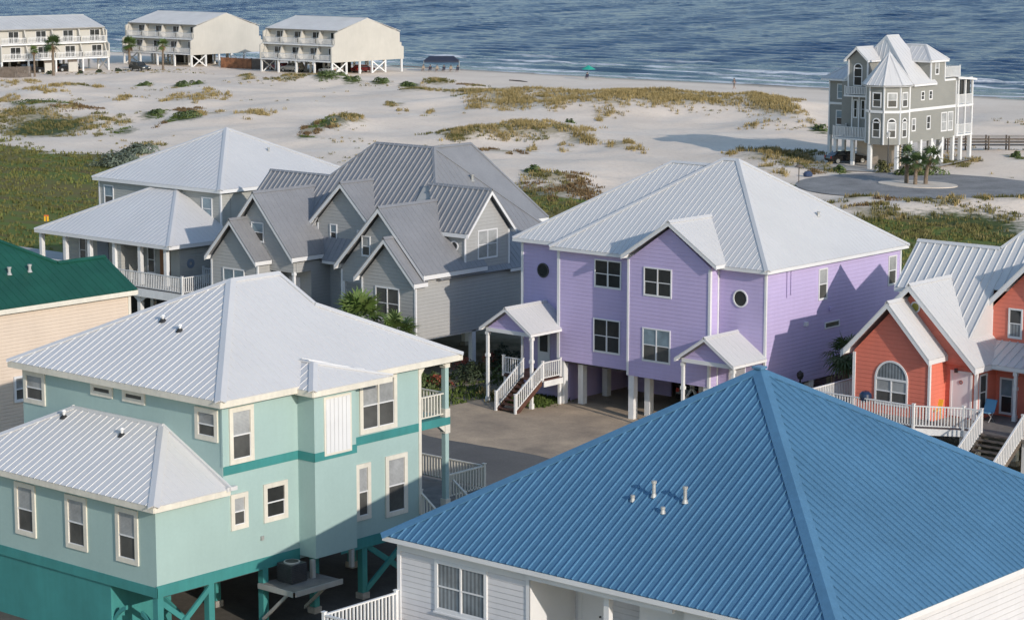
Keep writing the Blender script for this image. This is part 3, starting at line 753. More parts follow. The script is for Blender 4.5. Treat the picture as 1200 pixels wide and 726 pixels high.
# ================================================================ TEAL HOUSE
th = Thing('beach_house', 'pale teal stilt house with deep teal bands and a white metal roof', 'house', (-66, 57, 0), 'stilt houses of the neighbourhood')
w = MB()
w.box(-71.8, -60.47, 53.82, 63.9, 2.28, 8.62); w.box(-71.8, -60.47, 50.7, 53.82, 2.28, 5.47)
w.box(-60.47, -59.6, 57.48, 59.6, 2.42, 8.5)
wall = th.part('wall', w, M_TEAL)
b = MB()   # painted bands, proud of the wall
b.fbox('+X', -60.47, 50.66, 57.48, 2.26, 2.68, 0, .03); b.fbox('+X', -60.47, 59.6, 63.93, 2.0, 2.42, 0, .03)
b.fbox('-Y', 50.7, -71.83, -60.44, 2.26, 2.62, 0, .03)
b.fbox('+X', -60.47, 53.84, 57.48, 6.02, 6.34, 0, .025); b.fbox('+X', -59.6, 57.455, 59.625, 6.02, 6.34, 0, .025)
b.fbox('-Y', 57.48, -60.44, -59.58, 6.02, 6.34, 0, .025); b.fbox('+X', -60.47, 59.6, 65.65, 6.0, 6.32, 0, .025)
th.split('painted_band', b, M_TEALD, parent=wall)
w = MB(); w.box(-71.8, -63.04, 50.75, 50.9, 0, 2.3); w.box(-63.19, -63.04, 50.9, 53.5, 0, 2.3)
th.part('garage_wall', w, M_TEALD)
f = MB().box(-71.9, -60.5, 63.9, 65.65, 6.02, 6.3)
th.part('balcony_floor', f, M_TEALD)
# stilts
for (x, y) in ((-60.62, 50.86), (-60.62, 53.2), (-60.62, 55.8), (-60.62, 58.36), (-60.62, 60.89), (-60.62, 63.7)):
    piling(th, x, y, 2.3, .26, M_TEALD)
for x in (-64, -67.5, -71.5):
    for y in (53.2, 56.5, 60.0, 63.7): piling(th, x, y, 2.3, .26, M_TEALD)
# knee braces and crosses
br = MB(); X = -60.62
br.beam(V(X, 50.9, 2.2), V(X, 53.1, .45), .09, .24); br.beam(V(X + .1, 53.1, 2.2), V(X + .1, 50.9, .45), .09, .24)
th.split('cross_brace', br, M_TEALD)
br = MB(); br.beam(V(X, 60.95, 2.25), V(X, 63.6, .45), .09, .26); br.beam(V(X + .1, 63.6, 2.25), V(X + .1, 60.95, .45), .09, .26)
th.split('cross_brace', br, M_TEALD)
br = MB()
def arc_brace(mb, cx, z, r, a0, a1, y, sx):
    pts = []
    n = 10
    for i in range(n + 1):
        a = R(a0 + (a1 - a0) * i / n); pts.append((cx + sx * r * math.cos(a), y, z + r * math.sin(a)))
    for i in range(n): mb.beam(V(*pts[i]), V(*pts[i + 1]), .1, .16)
arc_brace(br, -61.95, .35, 1.3, 0, 70, 50.86, 1); th.part('curved_brace', br, M_TEALD); br = MB(); arc_brace(br, -61.85, .35, 1.35, 0, 70, 50.86, -1)
th.part('curved_brace', br, M_TEALD)
br = MB(); br.beam(V(-63.0, 52.6, 1.9), V(-60.8, 53.0, .4), .1, .22); th.split('cross_brace', br, M_TEALD)
th.part('floor_beam', MB().box(-71.7, -60.55, 50.8, 63.8, 2.2, 2.27), M_DARK)
# roof
rf = Roof(sp=.36, capw=.2, rw=.035, rh=.021)
m = .5; z0 = 8.8
A = V(-60.07, 53.42, z0); B = V(-60.07, 66, z0); C_ = V(-72.2, 66, z0); D = V(-72.2, 53.42, z0)
E1 = V(-66.135, 59.485, 11.83); G1 = V(-66.135, 61.97, 11.83); H1 = V(-64.1, 61.97, 10.815); H2 = V(-68.17, 61.97, 10.815)
nE = rf.plane([A, B, H1, G1, E1]); nW = rf.plane([C_, D, E1, G1, H2]); nS = rf.plane([D, A, E1]); nN = rf.plane([B, C_, H2, H1])
for p, q, a, c in ((A, E1, nS, nE), (D, E1, nS, nW), (E1, G1, nE, nW), (B, H1, nE, nN), (C_, H2, nN, nW)): cap(rf.c, p, q, a, c, .2)
cap(rf.c, G1, H1, nE, V(0, 1, .01).normalized(), .12); cap(rf.c, G1, H2, nW, V(0, 1, .01).normalized(), .12)
for p, q in ((A, B), (B, C_), (C_, D), (D, A)):
    c = V(-66.1, 59.7, z0); rf.fascia(p + (c - p) * .004, q + (c - q) * .004, .22)
rf.so.box(-72.1, -60.15, 53.5, 65.9, 8.56, 8.6)
# small roof over the bump-out
P0 = V(-59.25, 57.1, 8.72); P1 = V(-59.25, 61.2, 8.72); H0 = V(-60.6, 58.45, 9.395); T0 = V(-61.4, 58.45, 9.395); T1 = V(-61.4, 57.0, 8.9)
na = rf.plane([P0, P1, H0]); nb = rf.plane([P0, H0, T0, V(-60.4, 57.1, 8.72)]); nc = rf.plane([P1, V(-61.2, 61.2, 8.72), V(-61.6, 59.2, 9.395), T0, H0])
cap(rf.c, P0, H0, na, nb, .16); cap(rf.c, P1, H0, na, nc, .06); rf.c.beam(H0 + V(0, 0, .06), T0 + V(0, 0, .06), .1, .06)
rf.fascia(P0 + V(-.03, .03, 0), P1 + V(-.03, 0, 0), .2); rf.fascia(V(-60.2, 57.13, 8.72), P0 + V(-.03, .03, 0), .2)
rf.so.box(-60.1, -59.3, 57.15, 61.15, 8.49, 8.52)
# wing roof: half hip against the wall
A = V(-60.07, 50.3, 5.62); B = V(-60.07, 53.82, 5.62); T = V(-63.59, 53.82, 7.41)
A2 = V(-72.2, 50.3, 5.62); B2 = V(-72.2, 53.82, 5.62); T2 = V(-68.68, 53.82, 7.41)
n1 = rf.plane([A2, A, T, T2]); n2 = rf.plane([A, B, T]); n3 = rf.plane([B2, A2, T2])
cap(rf.c, A, T, n1, n2, .2); cap(rf.c, A2, T2, n1, n3, .2)
rf.c.box(-68.7, -63.55, 53.7, 53.8, 7.36, 7.47); rf.c.beam(T + V(0, -.05, .08), B + V(.1, -.05, .08), .1, .1); rf.c.beam(T2 + V(0, -.05, .08), B2 + V(0, -.05, .08), .1, .1)
rf.fascia(A2 + V(0, .03, 0), A + V(-.03, .03, 0), .2); rf.fascia(A + V(-.03, .03, 0), B + V(-.03, 0, 0), .2); rf.fascia(A2 + V(.03, .03, 0), B2, .2)
rf.so.box(-72.1, -60.14, 50.37, 53.8, 5.38, 5.41)
rf.c.box(-60.2, -60.02, 53.62, 54.1, 5.56, 5.7)
roof = rf.build(th, M_ROOFW, M_CREAM)
w = MB(); w.extrude([(-68.0, 61.9, 10.8), (-64.3, 61.9, 10.8), (-66.135, 61.9, 11.75)], (0, -.1, 0)); th.part('gable_wall', w, M_CREAM)
vent_pipe(th, roof, -66.98, 56.77, 10.5, .16, .05, True, True); vent_pipe(th, roof, -65.63, 56.44, 10.32, .16, .05, True, True)
vent_pipe(th, roof, -68.6, 53.25, 7.13, .2, .05, True, True); vent_pipe(th, roof, -64.95, 53.0, 7.0, .2, .05, True, True)
kw = dict(tm=M_CREAM, tw=.17, dep=.06)
for x in (-68.3, -65.37, -62.58): window(th, '-Y', 50.7, x, x + 1.2, 3.24, 5.2, **kw)
window(th, '-Y', 53.82, -71.7, -70.4, 7.2, 8.45, **kw)
for x in (-67.65, -65.83): window(th, '-Y', 53.82, x, x + 1.25, 8.02, 8.5, kind='fixed', **kw)
window(th, '-Y', 53.82, -61.85, -60.66, 7.2, 8.36, **kw)
X = -60.47
window(th, '+X', X, 54.14, 55.3, 6.36, 8.4, **kw); window(th, '+X', X, 54.14, 54.96, 3.97, 5.28, **kw)
window(th, '+X', X, 55.72, 56.9, 3.95, 5.37, up=G_DARK, lo=G_DARK, **kw); window(th, '+X', X, 60.4, 61.2, 3.1, 5.27, **kw)
window(th, '+X', X, 62.0, 63.2, 2.94, 5.32, **kw); window(th, '+X', X, 60.65, 62.65, 6.38, 8.5, kind='double', **kw)
sh = MB(); y = 57.96
sh.fbox('+X', -59.6, 57.96, 59.36, 6.15, 8.33, 0, .03)
fr = th.part('shutter', sh, M_CREAM); s2 = MB()
for i in range(6): s2.fbox('+X', -59.6, 58.04 + i * .207, 58.04 + i * .207 + .19, 6.24, 8.25, .03, .055)
th.part('shutter_board', s2, M_WHITEV, parent=fr)
th.part('wall_vent', MB().box(-60.47, -60.4, 55.55, 55.68, 3.35, 3.5), M_PIPE)
# corner boards
cb = MB(); cb.box(-60.5, -60.42, 53.79, 53.87, 6.35, 8.6); th.part('corner_board', cb, M_TEAL)
# balcony and porch
for zz in (6.3, 2.7):
    z1 = 8.6 if zz > 6 else 6.0
    pm = MB().box(-60.68, -60.48, 65.4, 65.6, zz, z1)
    po = th.part('porch_post', pm, M_TEAL)
    cc = MB(); cc.box(-60.72, -60.44, 65.36, 65.64, z1 - .34, z1 - .0); cc.box(-60.72, -60.44, 65.36, 65.64, zz, zz + .34)
    cc.extrude([(-60.68, 65.4, z1 - .02), (-60.68, 65.4, z1 - .3), (-60.68, 65.05, z1 - .02)], (.2, 0, 0))
    th.split('post_trim', cc, M_CREAM, parent=po)
    pm = MB().box(-71.7, -71.5, 65.4, 65.6, zz, z1); th.part('porch_post', pm, M_TEAL)
tr = MB().box(-60.62, -60.43, 63.86, 64.0, 2.75, 8.55); tr.extrude([(-60.6, 64.0, 8.55), (-60.6, 64.0, 8.15), (-60.6, 64.35, 8.55)], (.14, 0, 0)); th.split('corner_trim', tr, M_CREAM)
railing(th, (-60.58, 64.02, 6.32), (-60.58, 65.38, 6.32), .95, M_CREAM, .17, .055, post=False)
railing(th, (-71.5, 65.5, 6.32), (-60.7, 65.5, 6.32), .95, M_CREAM, .17, .055, post=False)
dk = MB().box(-71.8, -61.3, 63.93, 68.7, 2.5, 2.68); dk.box(-61.3, -60.5, 63.93, 66.4, 2.5, 2.68); th.part('deck_floor', dk, M_GREYWOOD)
railing(th, (-71.8, 68.62, 2.7), (-61.34, 68.62, 2.7), 1.0, M_CREAM, .16, .05)
railing(th, (-61.34, 66.45, 2.7), (-61.34, 68.62, 2.7), 1.0, M_CREAM, .16, .05)
railing(th, (-60.9, 66.3, 2.6), (-59.6, 66.3, 1.75), 1.0, M_CREAM, .16, .05)
railing(th, (-60.5, 64.0, 2.6), (-59.5, 64.0, 1.9), 1.0, M_CREAM, .16, .05)
railing(th, (-59.5, 64.0, 1.9), (-58.2, 64.0, 1.9), 1.0, M_CREAM, .16, .05)
railing(th, (-58.2, 64.0, 1.9), (-58.2, 66.3, 1.9), 1.0, M_CREAM, .16, .05)
th.part('landing', MB().box(-59.6, -58.15, 63.9, 66.4, 1.76, 1.88), M_GREYWOOD)
stairs(th, 64.05, 66.25, -59.6, -60.5, 1.88, 2.68, 5, M_GREYWOOD, axis='x')
stairs(th, 64.1, 65.1, -59.0, -58.2, 1.2, 1.9, 3, M_GREYWOOD, axis='x')
for x, y in ((-61.4, 68.5), (-66, 68.5), (-71.6, 68.5)): piling(th, x, y, 2.5, .2, M_TEALD)
for x, y in ((-58.3, 64.05), (-58.3, 66.25)): piling(th, x, y, 1.76, .14, M_CREAM, base=False)
# air conditioner on its bracket shelf
pl = MB().box(-60.6, -58.75, 55.55, 57.9, 1.62, 1.72)
so = th.part('equipment_shelf', pl, M_GREYWOOD)
e = MB(); e.box(-58.75, -58.7, 55.5, 57.95, 1.55, 1.74); e.box(-60.6, -58.7, 55.5, 55.55, 1.55, 1.74); e.beam(V(-60.5, 55.65, .45), V(-59.2, 55.65, 1.6), .09, .14); e.beam(V(-60.5, 57.75, .45), V(-59.2, 57.75, 1.6), .09, .14)
e.box(-59.75, -59.6, 57.3, 57.45, 1.72, 2.4); e.box(-59.75, -59.6, 59.3, 59.45, 1.72, 2.4)
th.split('bracket', e, M_PIPE, parent=so)

ac = Thing('air_conditioner', 'dark square outdoor air conditioner on a shelf under the teal house', 'air conditioner', (-59.95, 56.55, 1.72))
a = MB().box(-60.3, -59.55, 56.2, 56.95, 1.74, 2.42)
for i in range(9): a.box(-60.32, -59.53, 56.18, 56.97, 1.80 + i * .065, 1.82 + i * .065)
body = ac.part('casing', a, M_AC)
a = MB(); a.tube((-59.925, 56.575, 2.42), (-59.925, 56.575, 2.47), .3, 20); ac.part('fan_grille', a, M_PIPE, parent=body)
a = MB(); a.tube((-59.925, 56.575, 2.471), (-59.925, 56.575, 2.476), .25, 20); ac.part('fan_opening', a, M_RUBBER, parent=body)

# ================================================================ BLUE-ROOFED HOUSE
th = Thing('beach_house', 'white sided house with a big bright blue metal pyramid roof, nearest, at front right', 'house', (-43, 62, 0), 'stilt houses of the neighbourhood')
x0, x1, y0, y1 = -52.01, -34.18, 53.12, 70.96; z = 5.5; ap = V(-43.33, 62.04, 10.82)
rf = Roof(sp=.295, capw=.27, rw=.055, rh=.042)
c = [V(x0, y0, z), V(x1, y0, z), V(x1, y1, z), V(x0, y1, z)]
rf.soft = None
ns = [rf.plane([c[i], c[(i + 1) % 4], ap], sp=.295) for i in range(4)]
for i in range(4): cap(rf.c, c[i], ap, ns[i - 1], ns[i], .27, .05)
rf.c.tube((ap.x, ap.y, ap.z + .02), (ap.x, ap.y, ap.z + .09), .26, 4)
for i in range(4):
    cc = V(-43.3, 62, z); p, q = c[i], c[(i + 1) % 4]; rf.fascia(p + (cc - p) * .004, q + (cc - q) * .004, .16)
rf.so.box(x0 + .1, x1 - .1, y0 + .1, y1 - .1, 5.29, 5.32)
roof = rf.build(th, M_ROOFB, M_WHITEV)
for x, y, zz, h in ((-43.39, 56.51, 7.55, .5), (-42.18, 56.52, 7.56, .5)): vent_pipe(th, roof, x, y, zz, h - .06, .058, True)
for x, y, zz in ((-44.0, 56.22, 7.37), (-42.65, 56.01, 7.25)): vent_pipe(th, roof, x, y, zz, .12, .05, True)
w = MB()
w.box(-51.62, -45.95, 53.52, 70.5, 2.3, 5.34)
w.box(-45.95, -34.57, 55.75, 70.5, 2.3, 5.34)
w.box(-34.9, -34.57, 53.52, 55.75, 2.3, 5.34)
wall = th.part('wall', w, M_WSIDE)
fr = MB(); fr.fbox('-Y', 53.52, -51.64, -45.93, 4.98, 5.3, 0, .03); fr.fbox('-Y', 53.52, -51.65, -51.5, 2.3, 4.98, 0, .035); fr.fbox('+X', -45.95, 53.49, 53.62, 2.3, 5.3, 0, .03)
fr.fbox('-Y', 53.52, -46.07, -45.92, 2.3, 4.98, 0, .035); fr.box(-45.9, -40.2, 53.3, 53.45, 5.1, 5.3); fr.fbox('+X', -34.57, 53.5, 70.5, 5.1, 5.3, 0, .03)
th.split('corner_trim', fr, M_WHITEV, parent=wall)
# entry recess
w = MB(); w.box(-42.2, -40.0, 54.3, 55.75, 2.3, 5.3); w.box(-40.0, -34.9, 53.6, 53.75, 2.3, 5.3); th.part('porch_wall', w, M_WHITEV)
w = MB().box(-45.95, -45.93, 53.6, 55.74, 2.3, 5.3); th.part('entry_wall', w, M_WHITEV)
d = MB().fbox('-Y', 55.75, -45.6, -44.7, 2.35, 4.45, 0, .05); dd = th.part('door', d, M_WHITEV)
d = MB().tube((-44.85, 55.66, 3.35), (-44.85, 55.7, 3.35), .05, 8).tube((-44.85, 55.66, 3.55), (-44.85, 55.7, 3.55), .035, 8); th.part('handle', d, M_AC, parent=dd)
d = MB(); d.fbox('-Y', 55.75, -45.75, -45.6, 2.35, 4.55, 0, .08); d.fbox('-Y', 55.75, -44.7, -44.55, 2.35, 4.55, 0, .08); d.fbox('-Y', 55.75, -45.75, -44.55, 4.45, 4.6, 0, .081); th.part('door_frame', d, M_WHITEV, parent=dd)
th.part('porch_post', MB().box(-43.0, -42.8, 53.55, 53.75, 2.3, 5.2), M_WHITEV)
window(th, '-Y', 53.52, -49.95, -47.7, 3.25, 4.98, kind='double', up=G_CURT, lo=G_CURT, tw=.12, dep=.06, sill=True)
window(th, '+X', -34.57, 58.6, 59.6, 3.0, 4.5)
dk = MB().box(-51.7, -45.9, 50.0, 53.5, 2.38, 2.5); dk.box(-45.9, -34.6, 52.0, 55.7, 2.38, 2.5); th.part('deck_floor', dk, M_GREYWOOD)
railing(th, (-51.62, 50.1, 2.5), (-51.62, 53.4, 2.5), 1.07, M_WHITE, .16, .055)
railing(th, (-51.62, 50.1, 2.5), (-45.9, 50.1, 2.5), 1.07, M_WHITE, .16, .055)
for x in (-51.4, -47, -43, -39, -34.8):
    for y in (53.7, 58, 62.5, 67, 70.3): piling(th, x, y, 2.3, .28, M_WHITE)
for x in (-51.5, -46): piling(th, x, 50.2, 2.38, .2, M_WHITE)
th.part('floor_beam', MB().box(-51.5, -34.7, 53.6, 70.4, 2.2, 2.29), M_WHITE)

gr = Thing('round_grill', 'dark kettle grill on the deck beneath the window of the white house', 'grill', (-46.9, 53.0, 2.5))
g = MB(); prof = [(.02, 1.02), (.16, .98), (.25, .88), (.28, .78)]
for (r0, za), (r1, zb) in zip(prof[1:], prof[:-1]): g.tube((-46.9, 53.0, 2.5 + za), (-46.9, 53.0, 2.5 + zb), r0, 20, r1, caps=False)
g.tube((-46.9, 53.0, 3.54), (-46.9, 53.0, 3.5), .03, 8)
gl = gr.part('lid', g, M_AC, smooth=True)
g = MB(); prof = [(.28, .78), (.25, .66), (.14, .58), (.02, .56)]
for (r0, za), (r1, zb) in zip(prof[:-1], prof[1:]): g.tube((-46.9, 53.0, 2.5 + za), (-46.9, 53.0, 2.5 + zb), r0, 20, r1, caps=False)
gr.part('bowl', g, M_AC, smooth=True)
for a in (90, 210, 330): gr.part('leg', MB().tube((-46.9 + .1 * math.cos(R(a)), 53 + .1 * math.sin(R(a)), 3.1), (-46.9 + .26 * math.cos(R(a)), 53 + .26 * math.sin(R(a)), 2.5), .014, 6), M_PIPE)

# ================================================================ PURPLE HOUSE
th = Thing('beach_house', 'lilac house with a white hip roof and two small gabled porches', 'house', (-72, 100, 0), 'stilt houses of the neighbourhood')
w = MB(); w.box(-78.8, -65.43, 94.15, 106.58, 2.36, 8.3); w.box(-82.1, -78.8, 95.0, 106.58, 0, 8.4); w.box(-73.5, -68.3, 93.4, 94.15, 2.31, 8.38)
w.extrude([(-73.5, 93.4, 8.38), (-68.3, 93.4, 8.38), (-70.9, 93.4, 10.15)], (0, 3.2, 0))
wall = th.part('wall', w, M_PURPLE)
t = MB()
t.box(-78.9, -78.72, 94.12, 94.3, 2.36, 8.25); t.box(-65.52, -65.4, 94.12, 94.22, 2.36, 8.25); t.box(-73.56, -73.44, 93.36, 93.5, 2.31, 8.35); t.box(-68.4, -68.26, 93.36, 93.5, 2.31, 8.3)
t.box(-82.16, -82.0, 94.96, 95.1, 0, 8.35); t.box(-65.46, -65.39, 106.5, 106.62, 2.36, 8.25); t.box(-68.33, -68.27, 94.02, 94.12, 2.31, 8.25)
th.split('corner_trim', t, M_WHITEV, parent=wall)
rf = Roof(sp=.34, capw=.17, rw=.035, rh=.02)
rf.hip(-79.15, -65.07, 93.75, 106.85, 8.5, .70, .16)
# left bay, set back
A = V(-82.42, 94.55, 8.6); Bq = V(-78.0, 94.55, 8.6); T = V(-76.0, 100.3, 12.72); T2 = V(-72.0, 100.3, 12.72); D = V(-82.42, 106.85, 8.6); D2 = V(-78, 106.85, 8.6)
n1 = rf.plane([A, Bq, T2, T]); n2 = rf.plane([D, A, T]); n3 = rf.plane([D2, D, T, T2])
cap(rf.c, A, T, n1, n2, .15); cap(rf.c, T, T2, n1, n3, .15); cap(rf.c, D, T, n2, n3, .15)
rf.fascia(A, Bq - V(1.1, 0, 0), .16); rf.fascia(A, D, .16); rf.so.box(-82.35, -79.1, 94.6, 106.8, 8.4, 8.43)
rf.gable_y(-73.76, -67.7, 93.05, 96.8, 8.6, .645, .2, eave_back=93.9)
roof = rf.build(th, M_ROOFW2, M_WHITEV)
vent_pipe(th, roof, -67.6, 101.9, 10.3, .15, .06, True)
kw = dict(up=G_DARK, lo=G_DARK, tw=.07, dep=.04)
window(th, '-Y', 94.15, -76.35, -74.55, 6.55, 8.05, kind='double', **kw); window(th, '-Y', 94.15, -76.4, -74.6, 3.1, 4.92, kind='double', **kw)
window(th, '-Y', 93.4, -72.5, -70.7, 6.58, 8.08, kind='double', **kw)
window(th, '-Y', 93.4, -72.55, -70.75, 3.18, 4.94, kind='double', up=G_BLUE, lo=G_GREY, tw=.07, dep=.04)
round_window(th, '-Y', 95.0, -80.6, 6.93, .40, tm=M_AC); round_window(th, '-Y', 94.15, -66.97, 6.9, .45)
window(th, '+X', -65.43, 98.75, 99.55, 6.4, 8.03, up=G_BLIND, tw=.07); window(th, '+X', -65.43, 105.35, 106.15, 6.4, 8.0, tw=.07)
window(th, '+X', -65.43, 99.4, 100.75, 4.85, 5.2, kind='fixed', tw=.06, lo=G_GREY)
# small fittings on the right wall
th.part('exhaust_vent', MB().box(-65.43, -65.3, 97.5, 97.75, 5.25, 5.45), M_WHITEV); th.part('exhaust_vent', MB().box(-65.43, -65.32, 99.75, 99.95, 5.75, 5.95), M_PURPLE_IN)
for y in (95.9, 96.25): th.part('conduit', MB().tube((-65.38, y, 6.9 if y < 96 else 7.0), (-65.38, y, 8.2), .025, 6), M_PURPLE_IN)
# open ground floor
for x, y in ((-78.62, 94.35), (-77.75, 94.9), (-73.3, 93.6), (-73.1, 94.7), (-68.5, 93.6), (-65.65, 94.4), (-78.1, 97.4), (-75.2, 97.4), (-71.6, 97.4), (-68.4, 97.4), (-65.65, 98.4), (-78.1, 101.5), (-74, 101.5), (-69.8, 101.5), (-65.65, 102.5), (-65.65, 106.3), (-73.5, 106.3), (-69.5, 106.3)):
    piling(th, x, y, 2.34, .34, M_WHITE, base=False, z0=-.05)
th.split('ground_floor_wall', MB().box(-78.3, -75.3, 99.5, 99.62, 0, 2.35).box(-78.8, -65.6, 106.3, 106.45, 0, 2.35), M_PURPLE_IN)
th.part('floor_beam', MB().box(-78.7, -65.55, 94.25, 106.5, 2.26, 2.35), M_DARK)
fr = MB(); fr.box(-67.9, -67.75, 99.8, 99.9, 0, 1); 
br = MB(); br.beam(V(-72.9, 97.4, 2.2), V(-71.7, 97.4, .4), .1, .2); br.beam(V(-71.7, 97.4, 2.2), V(-72.9, 97.4, .4), .1, .2); th.split('cross_brace', br, M_WHITE)
# left porch
def porch(xa, xb, yf, yb, ze, m, yw):
    r = Roof(sp=.4, capw=.12, rw=.03, rh=.012)
    xc = (xa + xb) / 2
    r.gable_y(xa, xb, yf, yb, ze, m, .15)
    ro = r.build(th, M_ROOFW2, M_WHITEV)
    g = MB().extrude([(xa + .35, yf + .3, ze - .02), (xb - .35, yf + .3, ze - .02), (xc, yf + .3, ze + m * (xb - xa) / 2 - .25)], (0, .06, 0)); th.part('porch_gable', g, M_PURPLE_IN)
    bm_ = MB().box(xa + .3, xb - .3, yf + .25, yf + .4, ze - .2, ze); bm_.box(xa + .3, xa + .45, yf + .4, yw, ze - .2, ze); bm_.box(xb - .45, xb - .3, yf + .4, yw, ze - .2, ze); th.part('porch_beam', bm_, M_WHITEV)
porch(-82.24, -78.57, 91.6, 95.0, 4.08, .66, 95.0)
turned_post(th, -81.95, 92.0, 0, 3.9); turned_post(th, -78.85, 92.0, 0, 3.9)
porch(-68.95, -65.3, 91.3, 94.15, 4.05, .66, 94.15)
turned_post(th, -68.65, 91.7, 0, 3.85); turned_post(th, -65.6, 91.7, 0, 3.85)
stairs(th, -79.95, -78.65, 90.5, 92.6, 0, 1.5, 8, M_WOODR)
railing(th, (-80.0, 90.45, .05), (-80.0, 92.6, 1.5), .95, M_WHITE, .15, .045)
railing(th, (-78.6, 90.4, .05), (-78.6, 92.6, 1.5), .95, M_WHITE, .15, .045)
railing(th, (-78.6, 92.62, 1.5), (-78.6, 94.05, 1.5), .95, M_WHITE, .15, .045)
railing(th, (-81.4, 92.65, 1.5), (-80.05, 92.65, 1.5), .95, M_WHITE, .15, .045)
th.part('landing', MB().box(-81.5, -78.85, 92.6, 94.98, 1.38, 1.5).box(-78.85, -78.5, 92.6, 94.1, 1.38, 1.5), M_WOODR)
th.split('landing_trim', MB().box(-78.49, -78.44, 92.55, 94.12, 1.15, 1.46), M_WHITE)
piling(th, -78.6, 94.0, 1.38, .14, M_WHITE, base=False); piling(th, -81.35, 92.75, 1.38, .14, M_WHITE, base=False)
d = MB().fbox('-Y', 95.0, -80.95, -80.1, 1.52, 3.6, 0, .05); dd = th.part('door', d, M_WHITEV)
th.part('pane', MB().fbox('-Y', 95.0, -80.8, -80.25, 2.5, 3.45, .05, .06), G_DARK, parent=dd)
th.part('porch_light', MB().fbox('-Y', 95.0, -81.5, -81.35, 3.1, 3.35, 0, .12), M_AC)
d = MB().fbox('-Y', 94.15, -67.6, -66.6, 2.38, 4.3, 0, .05); th.part('door', d, M_DOORW)

# ================================================================ ORANGE HOUSE
th = Thing('beach_house', 'coral red house with steep pale gables and a half round window', 'house', (-53, 100, 0), 'stilt houses of the neighbourhood')
w = MB()
w.box(-59.68, -55.54, 93.3, 98, 2.3, 5.3); w.extrude([(-59.68, 93.3, 5.3), (-55.54, 93.3, 5.3), (-57.61, 93.3, 7.45)], (0, 2.5, 0))
w.box(-55.54, -53.9, 94.75, 98, 2.3, 4.95); w.extrude([(-60.5, 94.6, 4.95), (-53.95, 94.6, 4.95), (-57.2, 94.6, 8.25)], (0, 3.2, 0))
w.box(-59.6, -42.5, 96.6, 97.4, 2.3, 5.3); w.box(-59.6, -42.5, 97.4, 107, 2.3, 5.3); w.extrude([(-59.61, 97.6, 5.3), (-59.61, 103.0, 5.3), (-59.61, 103.0, 6.0), (-59.61, 99.3, 9.65), (-59.61, 97.6, 7.95)], (3, 0, 0))
w.box(-54.75, -50.7, 97.5, 101, 5.2, 7.35); w.extrude([(-54.75, 97.5, 7.35), (-50.7, 97.5, 7.35), (-52.73, 97.5, 9.45)], (0, 5, 0))
w.box(-49.9, -42.5, 94.0, 98, 2.3, 5.2)
for x in (-54.85, -50.5): w.extrude([(x, 95.0, 5.3), (x, 97.49, 5.3), (x, 97.49, 8.0), (x, 95.0, 5.5)], (.1, 0, 0))
wall = th.part('wall', w, M_ORANGE)
t = MB(); t.box(-59.75, -59.6, 93.26, 93.4, 2.3, 5.2); t.box(-55.6, -55.49, 93.25, 93.37, 2.3, 5.2); t.box(-53.98, -53.84, 94.7, 94.85, 2.3, 4.9); t.box(-54.82, -54.68, 97.46, 97.58, 5.4, 7.25)
th.split('corner_trim', t, M_WHITEV, parent=wall)
rf = Roof(sp=.42, capw=.15, rw=.06, rh=.045)
ey, ez = 94.85, 5.5
A = V(-61.1, ey, ez); T1 = V(-60.0, 99.3, 9.95); T2 = V(-55.4, 99.3, 9.95); T3 = V(-53.4, 101.3, 11.95); T4 = V(-48.7, 101.3, 11.95); A2 = V(-42.25, ey, ez)
ezf = lambda y: 9.95 - (99.3 - y)
n1 = rf.plane([V(-60.0, 97.2, ezf(97.2)), V(-59.2, 97.2, ezf(97.2)), V(-59.2, ey, ez), V(-54.72, ey, ez), V(-54.72, 97.55, ezf(97.55)), V(-50.4, 97.55, ezf(97.55)), V(-50.4, ey, ez), A2, T4, T3, T2, T1])
n2 = rf.plane([T1, T2, V(-55.4, 103.75, 5.5), V(-60.0, 103.75, 5.5)]); n3 = rf.plane([T2, T3, V(-60.25, 108.45, 5.5), V(-60.25, 104.3, 5.5)]) if False else rf.plane([T3, V(-59.85, 107.75, 5.5), V(-59.85, 94.85, 5.5)])
n4 = rf.plane([T3, T4, V(-42.25, 107.75, 5.5), V(-59.85, 107.75, 5.5)]); n5 = rf.plane([A2, V(-42.25, 107.75, 5.5), T4])
cap(rf.c, T1, T2, n1, n2, .15); cap(rf.c, T2, T3, n1, n3, .12); cap(rf.c, T3, T4, n1, n4, .15); cap(rf.c, T4, A2, n1, n5, .15)
rf.f.beam(V(-59.97, 97.2, ezf(97.2) - .03), V(-59.97, 99.3, 9.92), .06, .22); rf.f.beam(V(-59.97, 103.75, ez - .03), V(-59.97, 99.3, 9.92), .06, .22)
rf.fascia((-60.0, 97.23, ezf(97.2)), (-59.2, 97.23, ezf(97.2)), .2); rf.fascia((-42.3, ey, ez), (-42.3, 108.4, ez), .2)
rf.gable_y(-60.07, -55.35, 92.9, 95.0, 5.36, 1.05, .28, eave_back=94.6)
rf.gable_y(-61.0, -53.6, 94.1, 98.1, 5.0, .965, .3, eave_back=97.6)
rf.gable_y(-55.2, -50.3, 97.1, 99.2, 7.28, 1.01, .3, eave_back=97.6)
rf.gable_y(-50.2, -42.3, 93.5, 98.2, 5.0, .965, .3, eave_back=95.7)
rf.plane([V(-55.2, 95.6, 4.98), V(-50.2, 95.6, 4.98), V(-50.2, 97.52, 5.82), V(-55.2, 97.52, 5.82)]); rf.fascia((-53.6, 95.63, 4.98), (-50.2, 95.63, 4.98), .16)
rf.so.box(-53.9, -50.2, 95.65, 96.6, 4.75, 4.78)
rf.m.extrude([(-54.74, 95.0, 5.2), (-54.74, 97.49, 5.2), (-54.74, 97.49, 8.1), (-54.74, 95.0, 5.62)], (.05, 0, 0))
